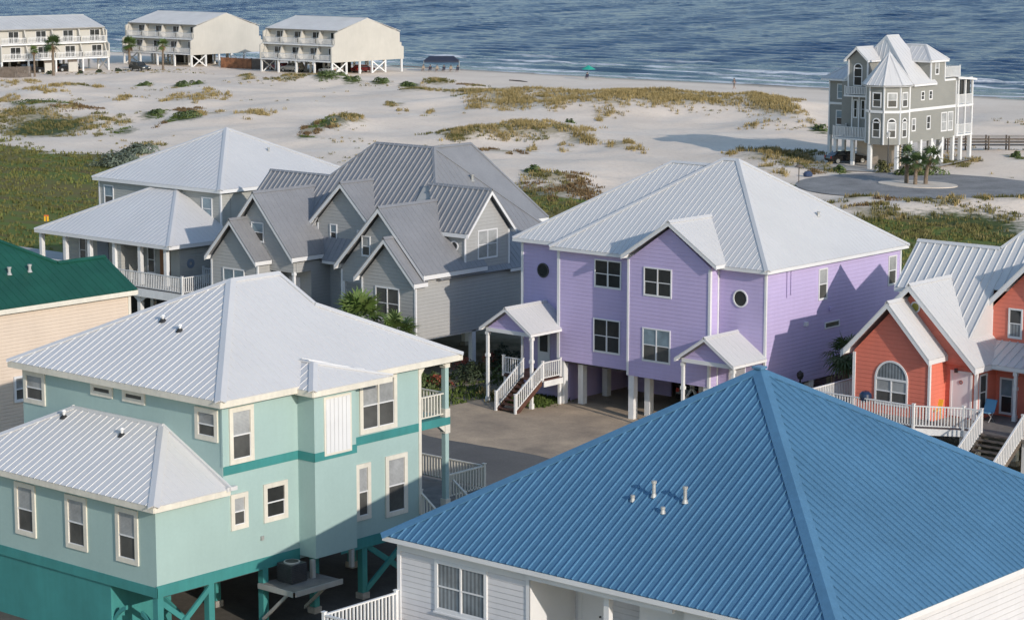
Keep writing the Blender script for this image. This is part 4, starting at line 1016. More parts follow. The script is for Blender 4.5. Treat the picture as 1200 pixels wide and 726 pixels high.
rf.build(th, M_ROOFW2, M_WHITEV)
w = MB().extrude([(-49.9, 94.0, 5.2), (-42.6, 94.0, 5.2), (-46.25, 94, 8.6)], (0, 4, 0)); th.part('gable_wall', w, M_ORANGE)
arch_window(th, '-Y', 93.3, -58.5, -56.68, 2.95, 4.1, up=G_BLIND, lo=G_GREY)
round_window(th, '-Y', 94.6, -57.18, 7.45, .27, tm=M_DOORW, g=mat('amber_glass', (.30, .26, .04), .3))
d = MB().fbox('-Y', 94.75, -55.15, -54.2, 2.5, 4.55, 0, .05); dd = th.part('door', d, M_DOORW)
d = MB().fbox('-Y', 94.75, -55.25, -55.15, 2.5, 4.65, 0, .08).fbox('-Y', 94.75, -54.2, -54.1, 2.5, 4.65, 0, .08).fbox('-Y', 94.75, -55.25, -54.1, 4.55, 4.67, 0, .081); th.part('door_frame', d, M_WHITEV, parent=dd)
wr = MB(); ring(wr, '-Y', 94.70, -54.67, 4.15, .05, .1, .04, n=14); th.part('wreath', wr, mat('wreath_pink', (.3, .13, .12), .8), parent=dd)
th.part('porch_light', MB().box(-54.95, -54.82, 94.5, 94.62, 4.6, 4.8), M_AC)
window(th, '+X', -53.9, 95.0, 95.7, 2.8, 4.55, tw=.08, up=G_GREY); window(th, '-Y', 96.6, -53.68, -52.95, 2.5, 4.25, tw=.08, up=G_BLUE, lo=G_DARK)
window(th, '-Y', 97.5, -53.85, -53.1, 5.98, 7.42, tw=.08, up=G_DARK, lo=G_CURT)
turned_post(th, -52.4, 95.75, 2.4, 4.8); turned_post(th, -50.4, 95.75, 2.4, 4.8)
dk = MB().box(-61.0, -55.25, 91.35, 93.28, 2.27, 2.42); dk.box(-55.25, -49.5, 92.4, 96.5, 2.275, 2.425); dk.extrude([(-55.25, 91.35, 2.27), (-53.2, 92.42, 2.27), (-55.25, 92.42, 2.27)], (0, 0, .15)); dk.box(-61.0, -59.7, 93.28, 97, 2.27, 2.42)
df = th.part('deck_floor', dk, M_GREYWOOD)
tr = MB(); tr.beam(V(-61.05, 91.3, 2.43), V(-55.2, 91.3, 2.43), .05, .3); tr.beam(V(-55.2, 91.3, 2.43), V(-53.2, 92.38, 2.43), .05, .3); tr.beam(V(-53.2, 92.36, 2.43), V(-52.3, 92.36, 2.43), .05, .3); tr.beam(V(-61.05, 91.3, 2.43), V(-61.05, 97, 2.43), .05, .3)
th.split('deck_trim', tr, M_WHITE, parent=df)
railing(th, (-61.0, 91.4, 2.43), (-61.0, 97, 2.43), 1.05, M_WHITE, .14, .05); railing(th, (-61.0, 91.4, 2.43), (-55.2, 91.4, 2.43), 1.05, M_WHITE, .145, .05)
railing(th, (-55.2, 91.4, 2.43), (-53.2, 92.45, 2.43), 1.05, M_WHITE, .14, .05); railing(th, (-53.2, 92.45, 2.43), (-52.3, 92.5, 2.43), 1.05, M_WHITE, .14, .05)
stairs(th, -52.15, -50.25, 88.9, 92.45, .0, 2.43, 13, M_WOODD)
railing(th, (-52.25, 88.8, .0), (-52.25, 92.5, 2.43), 1.05, M_WHITE, .14, .05); railing(th, (-50.2, 88.8, .0), (-50.2, 92.5, 2.43), 1.05, M_WHITE, .14, .05)
railing(th, (-50.2, 92.5, 2.43), (-47, 92.5, 2.43), 1.05, M_WHITE, .14, .05)
for x, y in ((-60.8, 91.6), (-58, 91.6), (-55.3, 91.6), (-53.3, 92.7), (-60.8, 95.5), (-55.6, 93.5), (-59.6, 93.5), (-53.9, 95.0), (-50.1, 92.7), (-47, 92.7), (-57.6, 96.8), (-53, 97), (-49, 97), (-45, 97), (-60.6, 100), (-57, 101), (-53, 101), (-49, 101), (-60.6, 106.6), (-55, 106.6), (-50, 106.6), (-43, 106.6), (-43, 100), (-43, 94.5), (-49.7, 94.5)):
    piling(th, x, y, 2.28, .28, M_WHITE)
th.part('floor_beam', MB().box(-60.8, -42.6, 93.4, 106.9, 2.2, 2.27), M_DARK)
ch = Thing('deck_chair', 'light blue folding chair on the coral house deck beside the stair', 'chair', (-53.4, 94.9, 2.43))
M_BLUEF = mat('sky_blue_fabric', (.10, .28, .45), .8); M_YEL = mat('yellow_plastic', (.75, .45, .04), .5)
c = MB().extrude([(-53.65, 94.65, 2.85), (-53.15, 94.65, 2.85), (-53.15, 95.1, 2.8), (-53.65, 95.1, 2.8)], (0, 0, .05)); ch.part('seat', c, M_BLUEF)
c = MB().extrude([(-53.68, 95.1, 2.82), (-53.12, 95.1, 2.82), (-53.1, 95.35, 3.4), (-53.7, 95.35, 3.4)], (0, .04, 0)); ch.part('backrest', c, M_BLUEF)
for x in (-53.65, -53.15):
    ch.part('leg', MB().tube((x, 94.65, 2.85), (x, 95.15, 2.43), .02, 6), M_PIPE); ch.part('leg', MB().tube((x, 95.1, 2.85), (x, 94.65, 2.43), .02, 6), M_PIPE)
sn = Thing('folding_chair', 'yellow chair behind the deck railing beside the white door', 'chair', (-55.6, 93.9, 2.43))
sn.part('seat', MB().box(-55.8, -55.3, 93.6, 94.05, 2.83, 2.88), M_YEL); sn.part('backrest', MB().extrude([(-55.8, 94.05, 2.85), (-55.3, 94.05, 2.85), (-55.3, 94.2, 3.3), (-55.8, 94.2, 3.3)], (0, .04, 0)), M_YEL)
for x in (-55.77, -55.33):
    for y in (93.63, 94.02): sn.part('leg', MB().tube((x, y, 2.84), (x, y, 2.43), .018, 6), M_YEL)
gr = Thing('kettle_grill', 'dark blue domed kettle grill outside the railing below the half round window', 'grill', (-57.9, 91.75, 2.43))
gx, gy = -57.95, 91.62; M_GRILL = mat('navy_enamel', (.015, .03, .07), .25)
def lathe(prof, x, y, z, n=20):
    g = MB()
    for (r0, za), (r1, zb) in zip(prof[:-1], prof[1:]): g.tube((x, y, z + za), (x, y, z + zb), r0, n, r1, caps=False)
    return g
gr.part('lid', lathe([(.30, .82), (.28, .95), (.18, 1.06), (.02, 1.1)], gx, gy, 2.68), M_GRILL, smooth=True)
gr.part('bowl', lathe([(.30, .81), (.26, .66), (.14, .58), (.02, .56)], gx, gy, 2.68), M_GRILL, smooth=True)
for a in (90, 210, 330): gr.part('leg', MB().tube((gx + .12 * math.cos(R(a)), gy + .12 * math.sin(R(a)), 3.3), (gx + .26 * math.cos(R(a)), gy + .26 * math.sin(R(a)), 2.43), .015, 6), M_PIPE)

# ================================================================ GREY HOUSE (charcoal roof)
th = Thing('beach_house', 'grey house with a charcoal ribbed metal roof and many steep gables, beside the lilac house', 'house', (-98, 101, 0), 'stilt houses of the neighbourhood')
w = MB()
w.box(-93.36, -89.19, 94.0, 94.75, 2.2, 5.5); w.extrude([(-93.36, 94, 5.5), (-89.19, 94, 5.5), (-91.27, 94, 7.6)], (0, .75, 0))
w.box(-93.36, -89.19, 94.75, 98, 2.2, 5.5); w.extrude([(-95.75, 94.75, 5.5), (-89.19, 94.75, 5.5), (-89.19, 94.75, 5.72), (-92.45, 94.75, 9.2), (-95.75, 94.75, 5.72)], (0, 3.2, 0)); w.box(-95.75, -93.36, 94.75, 95.0, 4.9, 5.5)
w.box(-95.75, -93.36, 96.4, 98, 2.2, 5.5)
w.box(-107.4, -89.19, 98, 109.0, 2.2, 5.5)
w.box(-106.23, -102.16, 94, 98, 2.2, 5.4); w.extrude([(-106.23, 94, 5.4), (-102.16, 94, 5.4), (-104.2, 94, 7.6)], (0, 1.2, 0))
w.extrude([(-106.3, 95.0, 5.55), (-100.05, 95.0, 5.55), (-103.15, 95.0, 9.25)], (0, 5, 0)); w.box(-102.16, -100.1, 95, 95.2, 4.9, 5.55); w.box(-102.16, -100.05, 96.4, 98, 2.2, 5.5); w.box(-100.25, -100.05, 95.2, 96.4, 4.9, 5.5)
w.box(-101.05, -96.5, 98.0, 102, 5.4, 7.75); w.extrude([(-101.05, 98, 7.75), (-96.5, 98, 7.75), (-98.77, 98, 10.0)], (0, 4, 0))
w.box(-94, -89.19, 98.18, 101.97, 5.5, 7.85); w.extrude([(-89.19, 98.18, 7.85), (-89.19, 101.97, 7.85), (-89.19, 100.08, 10.1)], (-5, 0, 0))
w.extrude([(-107.4, 96.0, 5.5), (-107.4, 104.8, 5.5), (-107.4, 100.4, 9.9)], (3, 0, 0)); w.box(-96, -91.9, 105, 108.1, 5.4, 7.75)
for x in (-101.3, -96.0): w.extrude([(x, 95.9, 5.3), (x, 97.99, 5.3), (x, 97.99, 7.6), (x, 95.9, 5.5)], (.1, 0, 0))
wall = th.part('wall', w, M_GREY)
t = MB()
for x, y, a, b_ in ((-93.36, 94, 2.2, 5.45), (-89.19, 94, 2.2, 5.4), (-95.75, 94.75, 2.2, 5.6), (-106.23, 94, 2.2, 5.3), (-102.16, 94, 2.2, 5.3), (-101.05, 98, 5.9, 7.6), (-96.5, 98, 6, 7.6)):
    t.box(x - .06, x + .06, y - .03, y + .08, a, b_)
for y in (98.18, 101.97): t.box(-89.22, -89.15, y - .06, y + .06, 5.6, 7.8)
th.split('corner_trim', t, M_WHITEV, parent=wall)
rf = Roof(sp=.40, capw=.15, rw=.11, rh=.06)
ez = 5.5
def zP(y): return 12.15 - (102.42 - y)
Aq = V(-107.8, 95.77, ez); Cq = V(-88.9, 95.77, ez); AP = V(-95.55, 102.42, 12.15); AL = V(-100.4, 102.42, 12.15); WT = V(-102.4, 100.42, 10.15); W0 = V(-107.8, 100.42, 10.15)
n1 = rf.plane([Aq, V(-101.2, 95.77, ez), V(-101.2, 98.05, zP(98.05)), V(-95.9, 98.05, zP(98.05)), V(-95.9, 95.77, ez), Cq, AP, AL, WT, W0])
rs = rf.rw, rf.rh; rf.rw, rf.rh = .05, .02
n2 = rf.plane([Cq, V(-88.9, 109.07, ez), AP])
n3 = rf.plane([AL, WT, V(-107.05, 95.77, ez), V(-107.05, 109.07, ez)]) if False else rf.plane([AL, V(-107.05, 95.77, ez), V(-107.05, 109.07, ez)])
n4 = rf.plane([AP, V(-88.9, 109.07, ez), V(-107.05, 109.07, ez), AL])
nw = rf.plane([W0, WT, V(-102.4, 105.07, ez), V(-107.8, 105.07, ez)])
cap(rf.c, AP, Cq, n1, n2, .15); cap(rf.c, AP, AL, n1, n4, .15); cap(rf.c, AL, WT, n1, n3, .12); cap(rf.c, W0, WT, n1, nw, .12); cap(rf.c, AP, V(-88.9, 109.07, ez), n2, n4, .15)
# back volume with a second ridge
R1 = V(-95.6, 105.8, 12.17); R0 = V(-95.55, 102.42, 12.17)
K1 = V(-91.6, 108.45, 7.7); K0 = V(-91.6, 102.4, 7.7)
n5 = rf.plane([K0, K1, R1, R0]); n6 = rf.plane([K1, V(-99.6, 108.45, 7.7), R1]); n7 = rf.plane([V(-99.6, 108.45, 7.7), V(-99.6, 102.4, 7.7), R0, R1])
cap(rf.c, R0, R1, n5, n7, .12); cap(rf.c, R1, K1, n5, n6, .1)
rf.fascia(K0 + V(-.03, 3.4, 0), K1 - V(.03, 0, 0), .22); rf.fascia(K1, V(-99.6, 108.42, 7.7), .2)
rf.f.beam(V(-107.77, 95.77, ez - .03), V(-107.77, 100.42, 10.12), .06, .22); rf.f.beam(V(-107.77, 105.07, ez - .03), V(-107.77, 100.42, 10.12), .06, .22)
rf.gable_y(-93.68, -88.88, 93.6, 94.75, 5.5, 1.0, .28, eave_back=94.75)
rf.gable_y(-96.03, -88.84, 94.35, 99.6, 5.9, 1.0, .3, eave_back=99.75)
rf.gable_y(-106.47, -101.9, 93.6, 95.0, 5.55, 1.04, .28, eave_back=94.95)
rf.gable_y(-106.5, -99.8, 94.6, 99.9, 5.87, 1.1, .3, eave_back=98.1)
rf.gable_y(-101.4, -96.1, 97.6, 101.2, 7.75, .92, .28, eave_back=98.2)
rf.plane([V(-101.2, 97.05, 5.5), V(-95.9, 97.05, 5.5), V(-95.9, 98.05, 6.85), V(-101.2, 98.05, 6.85)]); rf.fascia((-99.8, 97.08, 5.5), (-95.9, 97.08, 5.5), .16)
rf.plane([V(-88.88, 101.4, 5.5), V(-88.88, 103.1, 5.5), V(-89.7, 103.1, 6.3), V(-89.7, 101.4, 6.3)])
rf.fascia((-88.9, 101.8, 5.5), (-88.9, 109, 5.5), .16)
rf.rw, rf.rh = rs
rf.gable_x(97.92, 102.18, -88.75, -93.8, 7.9, 1.13, .28, eave0=-91.3, eave1=-91.3)
rf.so.box(-102.1, -100.26, 95.25, 98, 5.28, 5.31); rf.so.box(-100.2, -95.8, 97.15, 98, 5.28, 5.31)
roof = rf.build(th, M_ROOFG, M_WHITEV)
vent_pipe(th, roof, -93.6, 103.7, 10.15, .35, .09, True)
window(th, '-Y', 94.0, -92.3, -90.4, 3.2, 5.05, kind='double', up=G_GREY, lo=G_GREY, tw=.08)
window(th, '-Y', 94.75, -94.1, -93.4, 6.5, 7.7, tw=.07, up=G_BLIND)
window(th, '-Y', 94.0, -105.2, -103.3, 3.4, 4.9, kind='double', up=G_BLUE, lo=G_BLUE, tw=.08)
window(th, '-Y', 95.0, -103.7, -102.6, 6.5, 7.7, tw=.07, up=G_BLUE)
window(th, '-Y', 98.0, -100.9, -100.1, 3.3, 4.75, tw=.07)
window(th, '-Y', 98.0, -100.0, -99.4, 6.6, 7.6, tw=.07, up=G_BLUE, lo=G_DARK); window(th, '-Y', 98.0, -97.7, -97.1, 6.7, 7.4, tw=.07)
window(th, '+X', -89.19, 99.25, 100.95, 6.25, 7.95, kind='double', up=G_BLIND, lo=G_BLIND, tw=.07)
round_window(th, '-Y', 98.18, -90.0, 7.1, .3)
window(th, '-Y', 96.4, -95.5, -95.0, 2.9, 4.5, tw=.06, up=G_DARK); d = MB().fbox('-Y', 96.4, -94.7, -93.8, 2.3, 4.4, 0, .05); th.part('door', d, M_DOORBL)
d = MB().fbox('-Y', 96.4, -101.9, -101.0, 2.3, 4.4, 0, .05); th.part('door', d, M_DOORW)
turned_post(th, -95.65, 94.85, 2.3, 4.95); turned_post(th, -100.15, 95.1, 2.3, 4.95)
dk = MB().box(-102.1, -93.4, 93.0, 98, 2.15, 2.28); th.part('deck_floor', dk, M_GREYWOOD)
railing(th, (-102.1, 93.1, 2.28), (-93.5, 93.1, 2.28), 1.0, M_WHITE, .15, .05)
for x in (-106.8, -102.5, -98.5, -94.5, -89.4):
    for y in (94.3, 99, 104, 109.3): piling(th, x, y, 2.2, .3, M_WHITE)
th.part('floor_beam', MB().box(-107.3, -89.25, 94.2, 109.5, 2.1, 2.19), M_WHITE)

# ================================================================ GREY HOUSE WITH WHITE HIP ROOFS (behind left)
th = Thing('beach_house', 'grey house with two plain white hip roofs and a long railed porch', 'house', (-118, 104, 0), 'stilt houses of the neighbourhood')
w = MB(); w.box(-124.4, -112.2, 100.15, 112.3, 2.9, 8.45); w.box(-123.9, -111.1, 96.5, 100.15, 2.9, 5.4); w.box(-116.3, -115.9, 94.9, 96.5, 2.9, 5.4); w.box(-111.9, -111.06, 95.6, 99.9, 2.9, 5.42)
wall = th.part('wall', w, M_GREYW)
t = MB().box(-112.26, -112.14, 100.12, 100.22, 5.5, 8.4); t.box(-124.46, -124.34, 100.12, 100.22, 2.9, 8.4); th.split('corner_trim', t, M_WHITEV, parent=wall)
rf = Roof(sp=.40, capw=.2, rw=.035, rh=.012)
rf.hip(-124.7, -111.8, 99.77, 112.65, 8.6, .5, .2)
A = V(-124.2, 94.45, 5.6); B = V(-110.69, 94.45, 5.6); Bb = V(-110.69, 100.15, 5.6); Ab = V(-124.2, 100.15, 5.6); T = V(-116.4, 100.15, 8.4); T2 = V(-118.5, 100.15, 8.4)
n1 = rf.plane([A, B, T, T2]); n2 = rf.plane([B, Bb, T]); n3 = rf.plane([Ab, A, T2]); cap(rf.c, B, T, n1, n2, .18); cap(rf.c, A, T2, n1, n3, .18)
rf.fascia(A + V(.03, .03, 0), B + V(-.03, .03, 0), .2); rf.fascia(B + V(-.03, 0, 0), Bb + V(-.03, 0, 0), .2); rf.fascia(A + V(.03, 0, 0), Ab + V(.03, 0, 0), .2)
rf.so.box(-124.1, -110.8, 94.5, 100.1, 5.38, 5.41)
roof = rf.build(th, M_ROOFW2, M_WHITEV)
vent_pipe(th, roof, -115.3, 107.3, 10.3, .25, .06, True)
window(th, '-Y', 100.15, -123.9, -122.9, 6.6, 8.1, up=G_BLUE, tw=.08); window(th, '-Y', 100.15, -114.0, -113.0, 6.5, 8.0, up=G_BLUE, lo=G_BLUE, tw=.08)
d = MB().fbox('+X', -112.2, 101.0, 102.2, 6.6, 8.1, 0, .04); th.part('shutter', d, M_GREYW)
for x in (-122.1, -118.2, -115.2, -112.5): window(th, '-Y', 96.5, x, x + .75, 3.3, 5.1, tw=.08, up=G_GREY)
d = MB().fbox('-Y', 96.5, -120.2, -119.1, 2.95, 5.05, 0, .05); th.part('door', d, M_DOORBL)
d = MB().fbox('-Y', 96.5, -113.95, -113.0, 2.95, 5.05, 0, .05); th.part('door', d, M_DOORB, label='brown front door')
th.part('porch_ornament', (lambda m_: (ring(m_, '+X', -111.06, 96.5, 4.3, .12, .3, .05, n=16), m_)[1])(MB()), M_DOORBL)
dk = MB().box(-124.2, -108.6, 93.6, 100.1, 2.72, 2.88); th.part('deck_floor', dk, M_GREYWOOD)
th.split('deck_trim', MB().box(-124.2, -108.6, 93.52, 93.59, 2.4, 2.9).box(-108.6, -108.53, 93.52, 97.5, 2.4, 2.9), M_WHITE)
for i in range(6):
    x = -123.9 + i * 2.5; th.part('porch_post', MB().box(x - .13, x + .13, 94.7, 94.96, 2.88, 5.4), M_WHITE)
railing(th, (-124.1, 93.7, 2.88), (-108.65, 93.7, 2.88), 1.05, M_WHITE, .16, .05); railing(th, (-108.65, 93.7, 2.88), (-108.65, 97.5, 2.88), 1.05, M_WHITE, .16, .05)
railing(th, (-111.0, 97.5, 2.88), (-108.65, 97.5, 2.88), 1.05, M_WHITE, .16, .05)
for x in (-124, -120, -116.5, -113, -109.2):
    for y in (94, 98, 103, 108, 112): 
        if not (x > -110 and y > 98): piling(th, x, y, 2.75, .3, M_WHITE, base=False)
br = MB()
for xa, xb in ((-120, -116.5), (-116.5, -113), (-113, -109.2)):
    xc = (xa + xb) / 2; r = (xb - xa) / 2
    for i in range(12):
        a0, a1 = R(180 * i / 12), R(180 * (i + 1) / 12)
        br.hexa([(xc + r * math.cos(a0), 93.9, 1.6 + .9 * math.sin(a0)), (xc + r * math.cos(a1), 93.9, 1.6 + .9 * math.sin(a1)), (xc + r * math.cos(a1), 93.98, 1.6 + .9 * math.sin(a1)), (xc + r * math.cos(a0), 93.98, 1.6 + .9 * math.sin(a0)),
                 (xc + r * math.cos(a0), 93.9, 2.75), (xc + r * math.cos(a1), 93.9, 2.75), (xc + r * math.cos(a1), 93.98, 2.75), (xc + r * math.cos(a0), 93.98, 2.75)])
th.part('arched_valance', br, M_WHITE)
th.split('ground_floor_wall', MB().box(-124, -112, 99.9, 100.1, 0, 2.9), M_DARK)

# ================================================================ GREEN-ROOFED HOUSE
th = Thing('beach_house', 'beige sided house with a dark green metal roof, cut off by the left edge', 'house', (-90, 64, 0), 'stilt houses of the neighbourhood')
X = -84.85; ye = 70.45; z = 8.3
w = MB().box(-93.5, -85.15, 50, 70.15, 0.2, 8.1); w.extrude([(-85.15, 70.15, 8.1), (-89.6, 70.15, 8.1), (-87.37, 70.15, 9.4)], (0, -6, 0)); wall = th.part('wall', w, M_BEIGE)
t = MB().box(-85.18, -85.1, 70.05, 70.2, 0.2, 8.05); th.split('corner_trim', t, M_CREAM, parent=wall)
rf = Roof(sp=.42, capw=.17)
m_ = .57
RY = V(-87.25, ye, z + m_ * 2.4); RV = V(-87.25, 67.6, z + m_ * 2.4); RT = V(-91.2, 63.65, z + m_ * 6.35); 
n1 = rf.plane([V(X, 49, z), V(X, ye, z), RY, RV, RT, V(-91.2, 49, z + m_ * 6.35)])
n2 = rf.plane([RY, V(-89.65, ye, z), V(-89.65, 67.6, z), RV]); n3 = rf.plane([RV, RT, V(-97.5, 70, z), V(-87.0, 69.9, z)]) if False else rf.plane([RT, V(-84.85, 70.0, z), V(-97.55, 70.0, z)])
n4 = rf.plane([RT, V(-97.55, 70, z), V(-97.55, 49, z), V(-91.2, 49, z + m_ * 6.35)])
cap(rf.c, RY, RV, n1, n2, .16); cap(rf.c, RV, RT, n1, n3, .16); cap(rf.c, RT, V(-91.2, 49, z + m_ * 6.35), n1, n4, .16)
roofm = rf
rf.fascia((X - .03, 49, z), (X - .03, ye - .05, z), .22); rf.f.beam(V(X, ye - .03, z - .03), RY + V(0, -.03, -.03), .05, .2); rf.f.beam(V(-89.65, ye - .03, z - .03), RY + V(0, -.03, -.03), .05, .2)
rf.so.box(X - .35, X - .08, 49, 70.35, 8.06, 8.09)
roof = rf.build(th, M_ROOFGR, M_CREAM)
M_CLAY = mat('rusty_vent', (.3, .17, .12), .7)
for y in (64.6, 65.75):
    zz = z + m_ * 2.05; vent_pipe(th, roof, -86.9, y, zz, .28, .07, True)
window(th, '+X', -85.15, 63.3, 64.0, 3.9, 5.1, tw=.1, dep=.1)
window(th, '+X', -85.15, 56, 57, 5.0, 6.6, tw=.1)
for y in (51, 57, 63, 70): piling(th, -85.4, y, .3, .3, M_CONC, base=False, z0=-.3)

# ================================================================ BIG BEACH-FRONT HOUSE
th = Thing('beach_house', 'olive grey mansion with an octagonal turret standing alone near the shore', 'house', (-136, 218, 0))
w = MB()
w.box(-140.5, -134.6, 215.9, 223.9, 2.7, 8.8); w.box(-134.6, -131.03, 213.6, 223.9, 2.7, 8.8); w.box(-144.0, -140.5, 218.8, 223.9, 2.6, 8.75)
octo = []; ox, oy = -132.81, 212.91
for i in range(8):
    a = R(22.5 + 45 * i); octo.append((ox + 2.28 * math.cos(a), oy + 2.28 * math.sin(a)))
w.extrude([(x, y, 2.7) for x, y in octo], (0, 0, 6.25))
w.box(-138.6, -136.2, 214.2, 217, 7.45, 11.35); w.extrude([(-138.6, 214.2, 11.35), (-136.2, 214.2, 11.35), (-137.4, 214.2, 12.4)], (0, 3, 0))
w.box(-138.3, -136.5, 214.6, 216, 2.7, 7.45); w.box(-136, -131.03, 218.5, 221.45, 8.8, 11.3); w.box(-136, -131.03, 221.45, 223.9, 8.8, 9.25)
wall = th.part('wall', w, M_BEACH)
t = MB()
t.fbox('+X', -131.03, 214.3, 224.0, 6.0, 6.3, 0, .05); t.fbox('-Y', 218.8, -144.05, -140.5, 6.0, 6.25, 0, .05); t.fbox('+X', -131.03, 221.4, 227.3, 8.95, 9.15, .0, .06)
for i in range(8):
    x, y = octo[i]; t.box(x - .07, x + .07, y - .07, y + .07, 2.7, 8.9); x2, y2 = octo[(i + 1) % 8]
    t.beam(V(x, y, 6.3), V(x2, y2, 6.3), .14, .28); t.beam(V(x, y, 8.95), V(x2, y2, 8.95), .12, .15)
for x, y, a, b_ in ((-138.6, 214.2, 7.5, 11.3), (-136.2, 214.2, 7.5, 11.3), (-144, 218.8, 2.6, 8.7), (-138.3, 214.6, 2.7, 7.4), (-137.4, 214.55, 2.7, 7.4), (-131.03, 214.4, 2.8, 8.8), (-131.03, 223.85, 2.8, 8.9), (-131.03, 218.55, 9, 11.2), (-131.03, 221.4, 9, 11.2)):
    t.box(x - .08, x + .08, y - .06, y + .06, a, b_)
th.split('white_trim', t, M_WHITEV, parent=wall)
rf = Roof(sp=.6, capw=.18, rw=.06, rh=.03)
z = 8.9
A = V(-140.7, 216.4, z); B = V(-130.7, 214.5, z); Cc = V(-130.7, 219.4, z); D = V(-140.7, 219.4, z); T = V(-135.7, 217.0, 13.85); T2 = V(-135.7, 219.4, 13.85)
n1 = rf.plane([A, B, T]); n2 = rf.plane([B, Cc, T2, T]); n3 = rf.plane([D, A, T, T2]); cap(rf.c, A, T, n1, n3, .2); cap(rf.c, B, T, n1, n2, .2); cap(rf.c, T, T2, n2, n3, .2)
rf.fascia((-130.73, 214.8, z), (-130.73, 219.4, z), .2); rf.f.beam(V(-130.7, 219.38, z), V(-135.7, 219.38, 13.83), .06, .2); rf.f.beam(V(-140.7, 219.38, z), V(-135.7, 219.38, 13.83), .06, .2)
th.part('gable_wall', MB().extrude([(-140.4, 219.2, 8.9), (-131.1, 219.2, 8.9), (-135.7, 219.2, 13.5)], (0, -.1, 0)), M_BEACH)
# turret cone
o2 = [V(ox + 2.75 * math.cos(R(22.5 + 45 * i)), oy + 2.75 * math.sin(R(22.5 + 45 * i)), 8.95) for i in range(8)]; TT = V(ox - .3, oy + .6, 12.3)
nn = [rf.plane([o2[i], o2[(i + 1) % 8], TT]) for i in range(8)]
for i in range(8): cap(rf.c, o2[i], TT, nn[i - 1], nn[i], .1)
rf.so.extrude([p - V(0, 0, .15) for p in o2], (0, 0, .05))
rf.gable_y(-138.95, -135.85, 213.7, 217.4, 11.3, .88, .22)
rf.hip(-137.5, -130.7, 218.1, 221.8, 11.3, .85, .2)
A = V(-144.8, 218.2, 8.85); B = V(-140.4, 218.2, 8.85); T = V(-140.4, 221.3, 11.0); D = V(-144.8, 224.3, 8.85); B2 = V(-140.4, 224.3, 8.85); Tl = V(-141.7, 221.3, 11.0)
n1 = rf.plane([A, B, T, Tl]); n2 = rf.plane([D, A, Tl]); n3 = rf.plane([B2, D, Tl, T]); cap(rf.c, A, Tl, n1, n2, .15); rf.fascia(A, B, .18); rf.fascia(A, D, .18)
rf.plane([V(-136, 223.6, 9.35), V(-130.6, 223.6, 9.35), V(-130.6, 227.6, 9.0), V(-136, 227.6, 9.0)][0:4]); rf.fascia((-130.6, 223.6, 9.3), (-130.6, 227.6, 8.98), .15); rf.fascia((-130.6, 227.6, 8.98), (-136, 227.6, 8.98), .15)
rf.plane([V(-140.4, 219.2, 8.9), V(-136, 219.2, 9.3), V(-136, 224.2, 9.3), V(-140.4, 224.2, 8.9)])
rf.build(th, M_ROOFW2, M_WHITEV)
railing(th, (-131.1, 221.5, 9.25), (-131.1, 224.7, 9.25), 1.2, M_WHITE, .22, .09); railing(th, (-131.1, 224.7, 9.25), (-136, 224.7, 9.25), 1.2, M_WHITE, .22, .09)
# turret windows: three visible faces
def face_window(thing, cx, cy, ang, u0, u1, z0, z1, arch=False):
    """window on a facet whose outward direction is ang"""
    e = bpy.data.objects.new('tmp', None)
    n = V(math.cos(R(ang)), math.sin(R(ang)), 0); s_ = V(-n.y, n.x, 0); base = V(cx, cy, 0) + n * 2.107
    def bx(mb, a, b, c, d, d0, d1):
        p = [base + s_ * a + n * d0, base + s_ * b + n * d0, base + s_ * b + n * d1, base + s_ * a + n * d1]
        mb.hexa([q + V(0, 0, c) for q in p] + [q + V(0, 0, d) for q in p])
    bpy.data.objects.remove(e)
    fr = MB(); tw = .12
    bx(fr, u0, u1, z1 - tw, z1, .0, .05); bx(fr, u0, u1, z0, z0 + tw, 0, .05); bx(fr, u0, u0 + tw, z0 + tw, z1 - tw, 0, .05); bx(fr, u1 - tw, u1, z0 + tw, z1 - tw, 0, .05); bx(fr, u0 + tw, u1 - tw, (z0 + z1) / 2 - .03, (z0 + z1) / 2 + .03, .02, .04)
    if arch:
        r = (u1 - u0) / 2; uc = (u0 + u1) / 2
        for i in range(12):
            a0, a1 = math.pi * i / 12, math.pi * (i + 1) / 12
            q = [(r - tw, a0), (r, a0), (r, a1), (r - tw, a1)]
            P = [base + s_ * (uc + rr * math.cos(a)) + V(0, 0, z1 - .1 + rr * math.sin(a)) for rr, a in q]
            fr.hexa([p for p in P] + [p + n * .05 for p in P])
    wdw = thing.part('arched_window' if arch else 'window', fr, M_WHITEV)
    a = MB(); bx(a, u0 + tw, u1 - tw, (z0 + z1) / 2, z1 - tw, .004, .014); thing.part('pane', a, G_BLIND if ang != -90 else G_DARK, parent=wdw)
    a = MB(); bx(a, u0 + tw, u1 - tw, z0 + tw, (z0 + z1) / 2, .004, .012); thing.part('pane', a, G_GREY, parent=wdw)
    if arch:
        a = MB(); a.extrude([base + s_ * (uc + (r - tw) * math.cos(math.pi * i / 12)) + V(0, 0, z1 - .1 + (r - tw) * math.sin(math.pi * i / 12)) + n * .004 for i in range(13)], n * .008); thing.part('pane', a, G_DARK, parent=wdw)
for ang in (-90, -45, 0):
    face_window(th, ox, oy, ang, -.55, .55, 6.6, 8.2); face_window(th, ox, oy, ang, -.5, .5, 3.4, 5.1, True)
kw = dict(tw=.1)
for y in (217.0, 218.6): window(th, '+X', -131.03, y - .35, y + .35, 7.1, 8.1, lo=G_DARK, up=G_DARK, **kw)
window(th, '+X', -131.03, 214.9, 215.7, 3.9, 5.3, **kw); window(th, '+X', -131.03, 217.9, 218.7, 3.9, 5.4, lo=G_DARK, up=G_DARK, **kw)
